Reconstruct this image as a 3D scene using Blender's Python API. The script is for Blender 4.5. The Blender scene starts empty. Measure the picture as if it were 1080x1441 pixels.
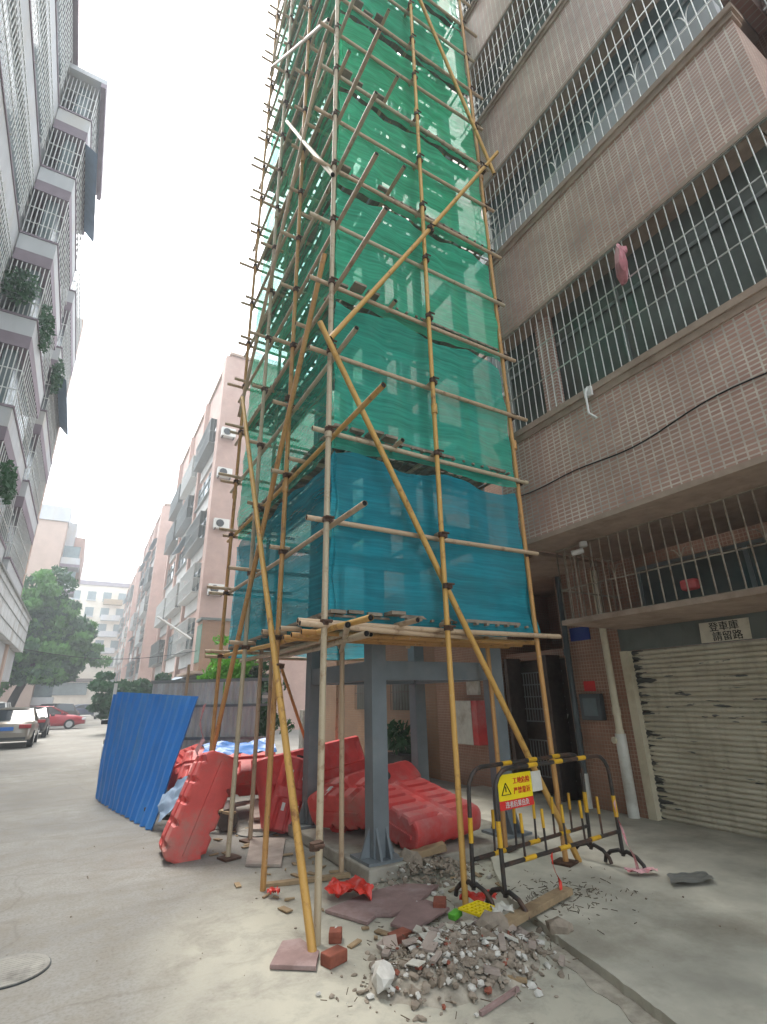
import bpy, math, random
from mathutils import Vector, Matrix
random.seed(7)
S = bpy.context.scene
R = math.radians
# ------------------------------------------------------------------ camera
cam = bpy.data.cameras.new("camera"); camo = bpy.data.objects.new("camera", cam)
S.collection.objects.link(camo); S.camera = camo
cam.sensor_fit = 'HORIZONTAL'; cam.sensor_width = 36; cam.lens = 36 * 705 / 1080
cam.clip_start = 0.05; cam.clip_end = 2000
cx = Vector((0.86681122, -0.4982494, -0.01964298)); cy = Vector((0.15658782, 0.30939578, -0.93795229))
cz = Vector((0.47341162, 0.80995172, 0.34620752))
M = Matrix((cx, -cy, -cz)).transposed().to_4x4(); M.translation = (0, 0, 1.6); camo.matrix_world = M
# ------------------------------------------------------------------ world, sun, exposure
SUN_EL, SUN_AZ = R(62), R(-14)          # azimuth from +Y towards +X
W = bpy.data.worlds.new("World"); S.world = W; W.use_nodes = True
nt = W.node_tree; nt.nodes.clear()
sky = nt.nodes.new('ShaderNodeTexSky'); sky.sky_type = 'NISHITA'; sky.sun_disc = False
sky.sun_elevation = SUN_EL; sky.sun_rotation = SUN_AZ; sky.air_density = 1.0; sky.dust_density = 4.0; sky.ozone_density = 1.0
bg = nt.nodes.new('ShaderNodeBackground'); bg.inputs[1].default_value = 0.12
mx = nt.nodes.new('ShaderNodeMix'); mx.data_type = 'RGBA'; mx.inputs[0].default_value = 0.72
mx.inputs[7].default_value = (6.1, 6.5, 6.6, 1)
out = nt.nodes.new('ShaderNodeOutputWorld')
nt.links.new(sky.outputs[0], mx.inputs[6]); nt.links.new(mx.outputs[2], bg.inputs[0]); nt.links.new(bg.outputs[0], out.inputs[0])
sl = bpy.data.lights.new("sun", 'SUN'); sl.energy = 1.1; sl.angle = R(24); sl.color = (1, .96, .9)
so = bpy.data.objects.new("sun", sl); S.collection.objects.link(so)
sd = Vector((math.sin(SUN_AZ) * math.cos(SUN_EL), math.cos(SUN_AZ) * math.cos(SUN_EL), math.sin(SUN_EL)))
so.rotation_euler = (-sd).to_track_quat('-Z', 'Y').to_euler(); so.location = (0, 0, 60)
S.view_settings.view_transform = 'Standard'; S.view_settings.look = 'None'
S.view_settings.exposure = 2.2; S.view_settings.gamma = 1
S.cycles.max_bounces = 10; S.cycles.transparent_max_bounces = 24; S.cycles.diffuse_bounces = 4
S.cycles.use_denoising = True
# ------------------------------------------------------------------ materials
def L(h):
    h = h.lstrip('#'); c = [int(h[i:i + 2], 16) / 255 for i in (0, 2, 4)]
    return tuple(x / 12.92 if x <= .04045 else ((x + .055) / 1.055) ** 2.4 for x in c) + (1,)
class NB:
    def __init__(s, name):
        s.m = bpy.data.materials.new(name); s.m.use_nodes = True; s.t = s.m.node_tree; s.t.nodes.clear()
        s.out = s.n('ShaderNodeOutputMaterial')
    def n(s, typ, **k):
        x = s.t.nodes.new(typ)
        for a, v in k.items(): setattr(x, a, v)
        return x
    def l(s, a, b): s.t.links.new(a, b)
    def coord(s, kind='Object', scale=(1, 1, 1)):
        tc = s.n('ShaderNodeTexCoord'); mp = s.n('ShaderNodeMapping'); mp.inputs['Scale'].default_value = scale
        s.l(tc.outputs[kind], mp.inputs[0]); return mp.outputs[0]
    def noise(s, vec, scale, detail=5, rough=.6, dist=0):
        x = s.n('ShaderNodeTexNoise'); x.inputs['Scale'].default_value = scale; x.inputs['Detail'].default_value = detail
        x.inputs['Roughness'].default_value = rough; x.inputs['Distortion'].default_value = dist; s.l(vec, x.inputs['Vector']); return x.outputs[0]
    def ramp(s, f, *stops):
        x = s.n('ShaderNodeValToRGB'); e = x.color_ramp.elements
        while len(e) < len(stops): e.new(.5)
        for q, (p, c) in zip(e, stops): q.position = p; q.color = c if len(c) == 4 else tuple(c) + (1,)
        s.l(f, x.inputs[0]); return x.outputs[0]
    def mix(s, f, a, b, mode='MIX'):
        x = s.n('ShaderNodeMix', data_type='RGBA', blend_type=mode)
        for i, v in ((0, f), (6, a), (7, b)):
            if hasattr(v, 'links'): s.l(v, x.inputs[i])
            else: x.inputs[i].default_value = v
        return x.outputs[2]
    def bsdf(s, col, rough=.7, metal=0, bump=None, bs=.3, bd=.02, spec=.5):
        b = s.n('ShaderNodeBsdfPrincipled')
        if hasattr(col, 'links'): s.l(col, b.inputs['Base Color'])
        else: b.inputs['Base Color'].default_value = col
        if hasattr(rough, 'links'): s.l(rough, b.inputs['Roughness'])
        else: b.inputs['Roughness'].default_value = rough
        b.inputs['Metallic'].default_value = metal; b.inputs['Specular IOR Level'].default_value = spec
        if bump is not None:
            bp = s.n('ShaderNodeBump'); bp.inputs['Strength'].default_value = bs; bp.inputs['Distance'].default_value = bd
            s.l(bump, bp.inputs['Height']); s.l(bp.outputs[0], b.inputs['Normal'])
        s.l(b.outputs[0], s.out.inputs[0]); return b
def sc(c, k): return (min(c[0] * k, 1), min(c[1] * k, 1), min(c[2] * k, 1), 1)
def plain(name, hexc, rough=.6, metal=0, var=.25, scale=6, bump=.0, dirt=None, spec=.4, stretch=(1, 1, 1)):
    b = NB(name); c = L(hexc); v = b.coord('Object', stretch)
    n = b.noise(v, scale)
    col = b.ramp(n, (.3, sc(c, 1 - var)), (.7, sc(c, 1 + var * .6)))
    if dirt:
        n2 = b.noise(v, scale * .35, 8, .7); col = b.mix(b.ramp(n2, (.5, (0, 0, 0, 1)), (.68, (1, 1, 1, 1))), col, L(dirt))
    b.bsdf(col, rough, metal, n if bump else None, bump, .01, spec); return b.m
def wallvec(b):
    g = b.n('ShaderNodeNewGeometry'); sp = b.n('ShaderNodeSeparateXYZ'); b.l(g.outputs['Position'], sp.inputs[0])
    sn = b.n('ShaderNodeSeparateXYZ'); b.l(g.outputs['True Normal'], sn.inputs[0])
    ab = b.n('ShaderNodeMath', operation='ABSOLUTE'); b.l(sn.outputs[0], ab.inputs[0])
    gt = b.n('ShaderNodeMath', operation='GREATER_THAN'); b.l(ab.outputs[0], gt.inputs[0]); gt.inputs[1].default_value = .5
    mxx = b.n('ShaderNodeMix', data_type='FLOAT'); b.l(gt.outputs[0], mxx.inputs[0]); b.l(sp.outputs[0], mxx.inputs[2]); b.l(sp.outputs[1], mxx.inputs[3])
    cb = b.n('ShaderNodeCombineXYZ'); b.l(mxx.outputs[0], cb.inputs[0]); b.l(sp.outputs[2], cb.inputs[1]); return cb.outputs[0], g.outputs['Position']
def tile(name, c1, c2, grout, w=.1, h=.05, mortar=.007, dirt='6b5648'):
    b = NB(name); v, pos = wallvec(b)
    t = b.n('ShaderNodeTexBrick'); t.offset = 0; t.squash = 1
    t.inputs['Scale'].default_value = 1; t.inputs['Brick Width'].default_value = w; t.inputs['Row Height'].default_value = h
    t.inputs['Mortar Size'].default_value = mortar; t.inputs['Mortar Smooth'].default_value = .2; t.inputs['Bias'].default_value = 0
    t.inputs['Color1'].default_value = L(c1); t.inputs['Color2'].default_value = L(c2)
    gn = b.noise(pos, 1.3, 6, .65); b.l(b.ramp(gn, (.35, sc(L(grout), .5)), (.6, L(grout))), t.inputs['Mortar'])
    b.l(v, t.inputs['Vector'])
    n = b.noise(pos, .9, 7, .68); col = b.mix(b.ramp(n, (.35, (.35,) * 3 + (1,)), (.75, (0, 0, 0, 1))), t.outputs[0], L(dirt))
    n3 = b.noise(pos, 5, 5, .6); col = b.mix(b.ramp(n3, (.3, (.25,) * 3 + (1,)), (.55, (0, 0, 0, 1))), col, sc(L(c1), .6))
    b.bsdf(col, .45, 0, t.outputs[1], -.25, .004); return b.m
def concrete():
    b = NB('road_concrete'); v = b.coord('Object')
    n1 = b.noise(v, .45, 6, .62, .4); n2 = b.noise(v, 3.2, 8, .72, .3); n3 = b.noise(v, 42, 4, .65)
    col = b.ramp(n1, (.3, L('7b7975')), (.5, L('8f8d88')), (.68, L('a09e98')))
    col = b.mix(b.ramp(n2, (.36, (.7,) * 3 + (1,)), (.58, (0, 0, 0, 1))), col, L('857f74'))
    col = b.mix(b.ramp(n3, (.34, (.55,) * 3 + (1,)), (.56, (0, 0, 0, 1))), col, L('736e64'))
    vs = b.coord('Object', (.3, 2.4, 1)); n4 = b.noise(vs, 1.2, 7, .65)
    col = b.mix(b.ramp(n4, (.53, (0, 0, 0, 1)), (.72, (.6,) * 3 + (1,))), col, L('78736a'))
    vo = b.n('ShaderNodeTexVoronoi'); vo.inputs['Scale'].default_value = 7; vo.inputs['Randomness'].default_value = 1; b.l(v, vo.inputs['Vector'])
    col = b.mix(b.ramp(vo.outputs[0], (.035, (.75,) * 3 + (1,)), (.07, (0, 0, 0, 1))), col, L('5e5850'))
    vc = b.n('ShaderNodeTexVoronoi', feature='DISTANCE_TO_EDGE'); vc.inputs['Scale'].default_value = .42
    wn = b.n('ShaderNodeVectorMath', operation='ADD'); nn = b.n('ShaderNodeTexNoise'); nn.inputs['Scale'].default_value = 1.6; nn.inputs['Detail'].default_value = 6; b.l(v, nn.inputs['Vector'])
    ns = b.n('ShaderNodeVectorMath', operation='SCALE'); ns.inputs['Scale'].default_value = .5; b.l(nn.outputs[1], ns.inputs[0]); b.l(v, wn.inputs[0]); b.l(ns.outputs[0], wn.inputs[1]); b.l(wn.outputs[0], vc.inputs['Vector'])
    col = b.mix(b.ramp(vc.outputs[0], (.002, (.35,) * 3 + (1,)), (.006, (0, 0, 0, 1))), col, L('6a645b'))
    # paler dusty cement spread around the scaffold foot
    g = b.n('ShaderNodeNewGeometry'); sub = b.n('ShaderNodeVectorMath', operation='DISTANCE'); b.l(g.outputs['Position'], sub.inputs[0]); sub.inputs[1].default_value = (2.9, 3.6, 0)
    ds = b.n('ShaderNodeMath', operation='ADD'); b.l(sub.outputs['Value'], ds.inputs[0]); wm = b.n('ShaderNodeMapRange'); b.l(n1, wm.inputs[0]); wm.inputs[3].default_value = -1.4; wm.inputs[4].default_value = 1.4; b.l(wm.outputs[0], ds.inputs[1])
    mr = b.n('ShaderNodeMapRange'); b.l(ds.outputs[0], mr.inputs[0]); mr.inputs[1].default_value = 1.5; mr.inputs[2].default_value = 2.5; mr.inputs[3].default_value = 1; mr.inputs[4].default_value = 0
    md = b.n('ShaderNodeMath', operation='MULTIPLY'); b.l(mr.outputs[0], md.inputs[0]); b.l(b.ramp(n2, (.3, (.25,) * 3 + (1,)), (.55, (1, 1, 1, 1))), md.inputs[1])
    col = b.mix(md.outputs[0], col, L('b3afa0'))
    b.bsdf(col, .85, 0, n3, .35, .006, .3); return b.m
def net_mat(name, hexc, op=(.55, .95)):
    b = NB(name); c = L(hexc); v = b.coord('Object')
    fold = b.noise(b.coord('Object', (.8, .8, 5)), 1.5, 5, .55, .35)
    band = b.noise(b.coord('Object', (.7, .7, 38)), 1.0, 4, .6)
    thread = b.noise(b.coord('Object', (6, 6, 130)), 1.0, 2, .5)
    blot = b.noise(v, .9, 4, .55)
    col = b.ramp(fold, (.25, sc(c, .88)), (.75, sc(c, 1.12)))
    col = b.mix(b.ramp(blot, (.45, (0, 0, 0, 1)), (.75, (.3,) * 3 + (1,))), col, (min(1, c[0] * 2 + .04), min(1, c[1] * 1.5 + .04), min(1, c[2] * 1.5 + .05), 1))
    col = b.mix(b.ramp(band, (.38, (.28,) * 3 + (1,)), (.6, (0, 0, 0, 1))), col, sc(c, .6))
    d = b.n('ShaderNodeBsdfDiffuse'); t = b.n('ShaderNodeBsdfTranslucent'); b.l(col, d.inputs[0]); b.l(col, t.inputs[0])
    m1 = b.n('ShaderNodeMixShader'); m1.inputs[0].default_value = .5; b.l(d.outputs[0], m1.inputs[1]); b.l(t.outputs[0], m1.inputs[2])
    tr = b.n('ShaderNodeBsdfTransparent'); b.l(b.ramp(blot, (.3, (min(1, c[0] * .5 + .66), .98, .95, 1)), (.7, (1, 1, 1, 1))), tr.inputs[0])
    ad = b.n('ShaderNodeMath', operation='ADD'); b.l(band, ad.inputs[0]); b.l(thread, ad.inputs[1])
    ad2 = b.n('ShaderNodeMath', operation='ADD'); b.l(ad.outputs[0], ad2.inputs[0]); b.l(fold, ad2.inputs[1])
    mr = b.n('ShaderNodeMapRange'); b.l(ad2.outputs[0], mr.inputs[0]); mr.inputs[1].default_value = 1.18; mr.inputs[2].default_value = 1.85
    mr.inputs[3].default_value = op[0]; mr.inputs[4].default_value = op[1]
    m2 = b.n('ShaderNodeMixShader'); b.l(mr.outputs[0], m2.inputs[0]); b.l(tr.outputs[0], m2.inputs[1]); b.l(m1.outputs[0], m2.inputs[2])
    b.l(m2.outputs[0], b.out.inputs[0]); return b.m
def leaf_mat(name, a, c):
    b = NB(name); n = b.noise(b.coord('Object'), .9, 3, .6); n2 = b.noise(b.coord('Object'), 9, 2, .6)
    col = b.mix(b.ramp(n2, (.35, (0, 0, 0, 1)), (.65, (1, 1, 1, 1))), b.ramp(n, (.35, L(a)), (.65, L(c))), L(c))
    d = b.n('ShaderNodeBsdfPrincipled'); b.l(col, d.inputs['Base Color']); d.inputs['Roughness'].default_value = .55
    t = b.n('ShaderNodeBsdfTranslucent'); b.l(col, t.inputs[0]); m = b.n('ShaderNodeMixShader'); m.inputs[0].default_value = .3
    b.l(d.outputs[0], m.inputs[1]); b.l(t.outputs[0], m.inputs[2]); b.l(m.outputs[0], b.out.inputs[0]); return b.m
def shutter_mat():
    b = NB('peeling_shutter_paint'); n = b.noise(b.coord('Object', (1, 1.5, 13)), 1.1, 7, .62); n2 = b.noise(b.coord('Object', (1, 2.6, 17)), 1.3, 3, .5)
    n5 = b.noise(b.coord('Object', (1, .5, .9)), 1.6, 3, .5)
    g = b.n('ShaderNodeNewGeometry'); sp = b.n('ShaderNodeSeparateXYZ'); b.l(g.outputs['Position'], sp.inputs[0])
    mr = b.n('ShaderNodeMapRange'); b.l(sp.outputs[1], mr.inputs[0]); mr.inputs[1].default_value = 4.3; mr.inputs[2].default_value = 4.66; mr.inputs[3].default_value = 0; mr.inputs[4].default_value = .24
    ad = b.n('ShaderNodeMath', operation='ADD'); b.l(n, ad.inputs[0]); b.l(mr.outputs[0], ad.inputs[1])
    mz = b.n('ShaderNodeMapRange'); b.l(n5, mz.inputs[0]); mz.inputs[1].default_value = .45; mz.inputs[2].default_value = .7; mz.inputs[3].default_value = 0; mz.inputs[4].default_value = .1
    ad2 = b.n('ShaderNodeMath', operation='ADD'); b.l(n2, ad2.inputs[0]); b.l(mz.outputs[0], ad2.inputs[1])
    base = b.ramp(b.noise(b.coord('Object', (1, 1, 3)), 2, 6, .6), (.3, L('b8b09c')), (.7, L('d2cbb8')))
    dirt = b.noise(b.coord('Object', (1, 4, .6)), 2, 6, .65); base = b.mix(b.ramp(dirt, (.5, (0, 0, 0, 1)), (.75, (.5,) * 3 + (1,))), base, L('8b8068'))
    col = b.mix(b.ramp(ad.outputs[0], (.68, (0, 0, 0, 1)), (.70, (1, 1, 1, 1))), base, L('4a4a48'))
    col = b.mix(b.ramp(ad2.outputs[0], (.715, (0, 0, 0, 1)), (.73, (1, 1, 1, 1))), col, L('5a5b58'))
    b.bsdf(col, .55); return b.m
def pole_mat(name, a, rust, spots):
    b = NB(name); n = b.noise(b.coord('Object', (3, 3, 1)), 2.2, 7, .68); n2 = b.noise(b.coord('Object'), 14, 5, .65)
    ad = b.n('ShaderNodeMath', operation='ADD'); b.l(n, ad.inputs[0]); b.l(n2, ad.inputs[1])
    col = b.ramp(ad.outputs[0], (.42 - spots * .1 + .35, L(rust)), (.62 + .3, L(a)))
    col = b.mix(b.ramp(n2, (.62, (0, 0, 0, 1)), (.72, (.6,) * 3 + (1,))), col, L('c9bfae'))
    b.bsdf(col, .55, 0, n2, .2, .004); return b.m
def corr_mat(name, hexc, dirt): return plain(name, hexc, .42, 0, .16, 3, 0, dirt, .5, (1, 1, .4))

MT = dict(
    concrete=concrete(),
    slab=plain('cement_slab', 'b6b2a4', .88, 0, .32, 1.6, .3, '8a8476'),
    dust=plain('dirt_and_dust', 'a9a193', .95, 0, .35, 8, .5, '6d6558'),
    plinth=plain('plinth_concrete', 'a7a296', .85, 0, .25, 4, .3, '7d776c'),
    tile=tile('pink_mosaic_tile', 'd0a696', 'c29688', 'efe3d6', .1, .05, .009),
    tile_dark=tile('brown_mosaic_tile', 'aa7c66', '9c6e5a', 'c2a890', .05, .05, .006),
    orange_tile=tile('orange_mosaic_tile', '9c7454', '926c50', 'a08a70', .2, .06, .006),
    tile_far=plain('far_pink_tile', 'b79a8e', .7, 0, .14, 1.2, 0, 'a88a7e'),
    tile_far2=plain('far_beige_tile', 'bea79a', .7, 0, .1, 1.0, 0),
    facade=plain('grey_white_facade', 'b9b6b2', .8, 0, .12, 1.5), lean=plain('greenish_glass', '6f8f80', .2, 0, .2), plaster=plain('white_plaster', 'bcbdbf', .85, 0, .1, 1.6, 0, 'b9b4ac', .3, (1, 1, .35)),
    sill=plain('rough_cement_sill', 'ab9686', .85, 0, .18, 5, .2, '8d7868'),
    cream=plain('cream_plaster', 'd8cfc0', .85, 0, .1, 1, 0, 'c3b7a4'),
    maroon=plain('maroon_band', '857880', .8, 0, .15, 2),
    glass=plain('dark_window_glass', '666b66', .12, 0, .4, 1.2, 0, None, .6),
    glass_grey=plain('grey_window_glass', '6d7a7c', .2, 0, .3, 2, 0, None, .6),
    frame=plain('aluminium_frame', '8f9290', .4, .6, .1),
    chrome=plain('stainless_bar', 'd6d4ce', .34, .8, .2, 20),
    bar_rust=plain('painted_old_bar', 'a79b8a', .6, .2, .25, 12, 0, '6e5a48'),
    bar_white=plain('white_painted_bar', 'cfcfcc', .6, .1, .12, 10),
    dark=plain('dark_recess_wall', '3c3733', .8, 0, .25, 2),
    darkmetal=plain('dark_gate_metal', '574c46', .5, .5, .3, 8),
    steel=plain('grey_primer_steel', '757d82', .5, .1, .16, 3, 0, '86898a'),
    py=pole_mat('yellow_pole_paint', 'c2974e', '84592f', .6),
    po=pole_mat('orange_pole_paint', 'b98a50', '835a36', .9),
    pg=pole_mat('grey_rusty_pole', 'b5a68c', '86664a', .8),
    pb=pole_mat('brown_rusty_pole', 'b59c80', '866a52', .8),
    clamp=plain('rusty_clamp', '5f493d', .7, .5, .35, 30),
    bore_shade=plain('painted_bore_shade', '14110f', .9, 0, .1),
    board=plain('grey_deck_board', '8b8071', .9, 0, .3, 7, .2, '5e5448'),
    ply=plain('pinkish_plywood', '8f7672', .85, 0, .25, 5, .2, 'a89490'),
    ply2=plain('weathered_plywood', 'a89a90', .88, 0, .22, 6, .2, '8b7f78'),
    wood=plain('raw_timber', 'a08a6c', .85, 0, .25, 9, .2, '7d6a52', .3, (1, 1, 1)),
    red=plain('red_plastic', 'cf4644', .55, 0, .22, 3.5, .1, 'c07a78', .5),
    red2=plain('faded_red_plastic', 'd0504a', .55, 0, .2, 3.5, .1, 'a9786e', .5),
    white=plain('white_plastic', 'd8d6d2', .5, 0, .1),
    blue=corr_mat('blue_sheet_paint', '277acb', '4f8cc4'),
    greysheet=corr_mat('grey_sheet_paint', 'd0d2d2', 'aeaaa4'),
    yellow=plain('yellow_paint', 'd2a428', .5, 0, .15, 10, 0, 'b5862a'),
    black=plain('worn_black_paint', '3a3735', .5, .2, .3, 10, 0, '6a4a38'),
    signy=plain('yellow_sign_film', 'ecd21c', .45, 0, .05),
    signr=plain('red_sign_film', 'd0302c', .45, 0, .05),
    ink=plain('black_ink', '17140f', .6, 0, .1),
    paper=plain('off_white_paper', 'c9c7bd', .8, 0, .12, 8, 0, 'a8a08f'),
    paper2=plain('worn_plaque', 'd5cfbc', .7, 0, .1, 8, 0, 'b0a48c'),
    bluesign=plain('blue_enamel', '2c3c86', .4, 0, .1),
    pvc=plain('cream_pvc', 'd2c9b0', .45, 0, .1, 4, 0, 'b5a98c'),
    pvcw=plain('white_pvc', 'd4d4cc', .45, 0, .1, 4, 0, 'b0aea2'),
    pipe_dark=plain('dark_drain_pipe', '4b5254', .5, 0, .2, 4),
    brick=plain('red_clay_brick', '8f5342', .9, 0, .3, 12, .4, '7c4636'),
    stone=plain('pale_rubble', 'c9c6bf', .92, 0, .2, 9, .4, 'a39e95'),
    stone2=plain('brown_rubble', '94887a', .92, 0, .3, 9, .4, '776a5c'),
    bag=plain('red_plastic_bag', 'd2392b', .35, 0, .25, 7),
    pinkbag=plain('pink_plastic_bag', 'c47f86', .4, 0, .25, 9),
    green=plain('green_packet', '5fae3c', .4, 0, .2, 9),
    iron=plain('cast_iron', '9a978f', .8, 0, .2, 10, .2, '6d6a64'),
    awn=plain('blue_awning', '94aac2', .6, 0, .15, 3),
    awn2=plain('grey_awning', 'a3adb6', .6, 0, .15, 3),
    ac=plain('white_ac_case', 'd6d4ce', .5, 0, .08, 3),
    fan=plain('dark_fan_grille', '3b3f40', .6, 0, .2),
    tyre=plain('tyre_rubber', '1c1c1d', .85, 0, .2),
    rim=plain('alloy_rim', 'b8babc', .35, .7, .1),
    carglass=plain('car_glass', '27323a', .06, 0, .1, 2, 0, None, .8),
    lampred=plain('tail_lamp_red', '9c2026', .25, 0, .1),
    lampw=plain('clear_lamp', 'd8dade', .15, 0, .05),
    plate=plain('blue_plate', '2d6fc0', .4, 0, .05),
    twig=plain('dry_twig', '5d5040', .95, 0, .5, 40), bark=plain('dark_bark', '3b342d', .95, 0, .3, 6, .4),
    leafA=leaf_mat('bright_leaf', '2b5f28', '58883c'), leafB=leaf_mat('dark_leaf', '1b3d22', '2f5c32'),
    leafC=leaf_mat('fresh_leaf', '3f8a2a', '79b93f'),
    wire=plain('black_cable', '2a2624', .7),
    tape=plain('red_white_tape', 'd8a8ac', .5, 0, .35, 22, 0, 'c23c48'),
    shutter=shutter_mat(), hdr=plain('grey_header_panel', '6b716c', .6, 0, .15, 3, 0, '575a56'),
    roofbrown=plain('brown_roof', '5c4a40', .8),
)
def carpaint(name, hexc, metal=.3):
    b = NB(name); n = b.noise(b.coord('Object'), 3, 3); c = L(hexc)
    p = b.bsdf(b.ramp(n, (.3, sc(c, .93)), (.7, sc(c, 1.05))), .3, metal); p.inputs['Coat Weight'].default_value = .5; p.inputs['Coat Roughness'].default_value = .08; return b.m
# ------------------------------------------------------------------ mesh builder
class MB:
    def __init__(s): s.v = []; s.f = []; s.sm = []
    def add(s, vs, fs, smooth=False):
        o = len(s.v); s.v += [tuple(v) for v in vs]
        for f in fs: s.f.append(tuple(i + o for i in f)); s.sm.append(smooth)
        return s
    def box(s, x0, x1, y0, y1, z0, z1):
        if x0 > x1: x0, x1 = x1, x0
        if y0 > y1: y0, y1 = y1, y0
        if z0 > z1: z0, z1 = z1, z0
        return s.add([(x0, y0, z0), (x1, y0, z0), (x1, y1, z0), (x0, y1, z0), (x0, y0, z1), (x1, y0, z1), (x1, y1, z1), (x0, y1, z1)],
                     [(0, 3, 2, 1), (4, 5, 6, 7), (0, 1, 5, 4), (1, 2, 6, 5), (2, 3, 7, 6), (3, 0, 4, 7)])
    def obox(s, c, ax, ay, az, hx, hy, hz):
        c = Vector(c); ax, ay, az = Vector(ax) * hx, Vector(ay) * hy, Vector(az) * hz
        vs = [c + ax * i + ay * j + az * k for k in (-1, 1) for (i, j) in ((-1, -1), (1, -1), (1, 1), (-1, 1))]
        return s.add(vs, [(0, 3, 2, 1), (4, 5, 6, 7), (0, 1, 5, 4), (1, 2, 6, 5), (2, 3, 7, 6), (3, 0, 4, 7)])
    def beam(s, a, b, w, h):
        a, b = Vector(a), Vector(b); d = (b - a).normalized(); u = Vector((0, 0, 1)) if abs(d.z) < .95 else Vector((0, 1, 0))
        x = d.cross(u).normalized(); y = x.cross(d).normalized()
        return s.obox((a + b) / 2, d, x, y, (b - a).length / 2, w / 2, h / 2)
    def tube(s, pts, r, n=8, cap=True):
        pts = [Vector(p) for p in pts]; rings = []; px = None
        for i, p in enumerate(pts):
            d = (pts[min(i + 1, len(pts) - 1)] - pts[max(i - 1, 0)]).normalized()
            if px is None:
                u = Vector((0, 0, 1)) if abs(d.z) < .9 else Vector((1, 0, 0)); x = d.cross(u).normalized()
            else: x = (px - d * px.dot(d)).normalized()
            px = x; y = d.cross(x)
            rr = r[i] if isinstance(r, (list, tuple)) else r
            rings.append([p + (x * math.cos(2 * math.pi * k / n) + y * math.sin(2 * math.pi * k / n)) * rr for k in range(n)])
        vs = [v for q in rings for v in q]; fs = []
        for i in range(len(pts) - 1):
            for k in range(n): fs.append((i * n + k, i * n + (k + 1) % n, (i + 1) * n + (k + 1) % n, (i + 1) * n + k))
        s.add(vs, fs, True)
        if cap:
            s.add(rings[0], [tuple(range(n - 1, -1, -1))]); s.add(rings[-1], [tuple(range(n))])
        return s
    def prism(s, poly, z0, z1, f=None):   # poly in (a,b), f maps (a,b,c)->xyz
        f = f or (lambda a, b, c: (a, b, c)); n = len(poly)
        vs = [f(a, b, z0) for a, b in poly] + [f(a, b, z1) for a, b in poly]
        return s.add(vs, [tuple(range(n - 1, -1, -1)), tuple(range(n, 2 * n))] + [(i, (i + 1) % n, n + (i + 1) % n, n + i) for i in range(n)])
    def loft(s, rings, smooth=True, cap=True):
        n = len(rings[0]); vs = [p for q in rings for p in q]; fs = []
        for i in range(len(rings) - 1):
            for k in range(n): fs.append((i * n + k, i * n + (k + 1) % n, (i + 1) * n + (k + 1) % n, (i + 1) * n + k))
        s.add(vs, fs, smooth)
        if cap: s.add(rings[0], [tuple(range(n - 1, -1, -1))]); s.add(rings[-1], [tuple(range(n))])
        return s
    def blob(s, c, r, squash=(1, 1, 1), jag=.3, sub=1, rng=random):
        import bmesh
        bm = bmesh.new(); bmesh.ops.create_icosphere(bm, subdivisions=sub, radius=1)
        vs = []; q = [rng.uniform(1 - jag, 1 + jag) for _ in bm.verts]
        e = Matrix.Rotation(rng.uniform(0, 6.28), 3, 'Z') @ Matrix.Rotation(rng.uniform(-.6, .6), 3, 'X')
        for v, k in zip(bm.verts, q):
            p = Vector((v.co.x * squash[0], v.co.y * squash[1], v.co.z * squash[2])) * r * k
            vs.append(Vector(c) + e @ p)
        fs = [tuple(v.index for v in f.verts) for f in bm.faces]; bm.free(); return s.add(vs, fs)
    def build(s, name, mat, parent=None, bevel=0, origin=None):
        o = Vector(origin) if origin else Vector((0, 0, 0))
        me = bpy.data.meshes.new(name); me.from_pydata([Vector(v) - o for v in s.v], [], s.f); me.polygons.foreach_set('use_smooth', s.sm)
        me.materials.append(MT[mat] if isinstance(mat, str) else mat); me.update()
        ob = bpy.data.objects.new(name, me); S.collection.objects.link(ob); ob.location = o
        if parent is not None: ob.parent = parent
        if bevel:
            md = ob.modifiers.new('bevel', 'BEVEL'); md.width = bevel; md.segments = 2; md.limit_method = 'ANGLE'
        return ob
def tag(o, label=None, cat=None, group=None, kind=None):
    if label: o['label'] = label
    if cat: o['category'] = cat
    if group: o['group'] = group
    if kind: o['kind'] = kind
    return o
def empty(name, label, cat, group=None, loc=(0, 0, 0)):
    o = bpy.data.objects.new(name, None); S.collection.objects.link(o); o.location = loc; return tag(o, label, cat, group)
def B(*a): return MB().box(*a)
def T(*a, **k): return MB().tube(*a, **k)
def text(body, size, mat, origin, ax, ay, name, parent, depth=.002, align='CENTER'):
    cu = bpy.data.curves.new(name, 'FONT'); cu.body = body; cu.size = size; cu.align_x = align; cu.align_y = 'CENTER'; cu.extrude = depth; cu.resolution_u = 3
    t = bpy.data.objects.new(name + '_curve', cu); S.collection.objects.link(t)
    me = bpy.data.meshes.new_from_object(t.evaluated_get(bpy.context.evaluated_depsgraph_get())); bpy.data.objects.remove(t)
    me.materials.clear(); me.materials.append(MT[mat]); ax = Vector(ax).normalized(); ay = Vector(ay).normalized(); az = ax.cross(ay)
    for v in me.vertices: v.co = Vector(origin) + ax * v.co.x + ay * v.co.y + az * v.co.z
    o = bpy.data.objects.new(name, me); S.collection.objects.link(o); o.parent = parent; return o
def flat(pts): return MB().add(pts, [tuple(range(len(pts)))])

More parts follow.
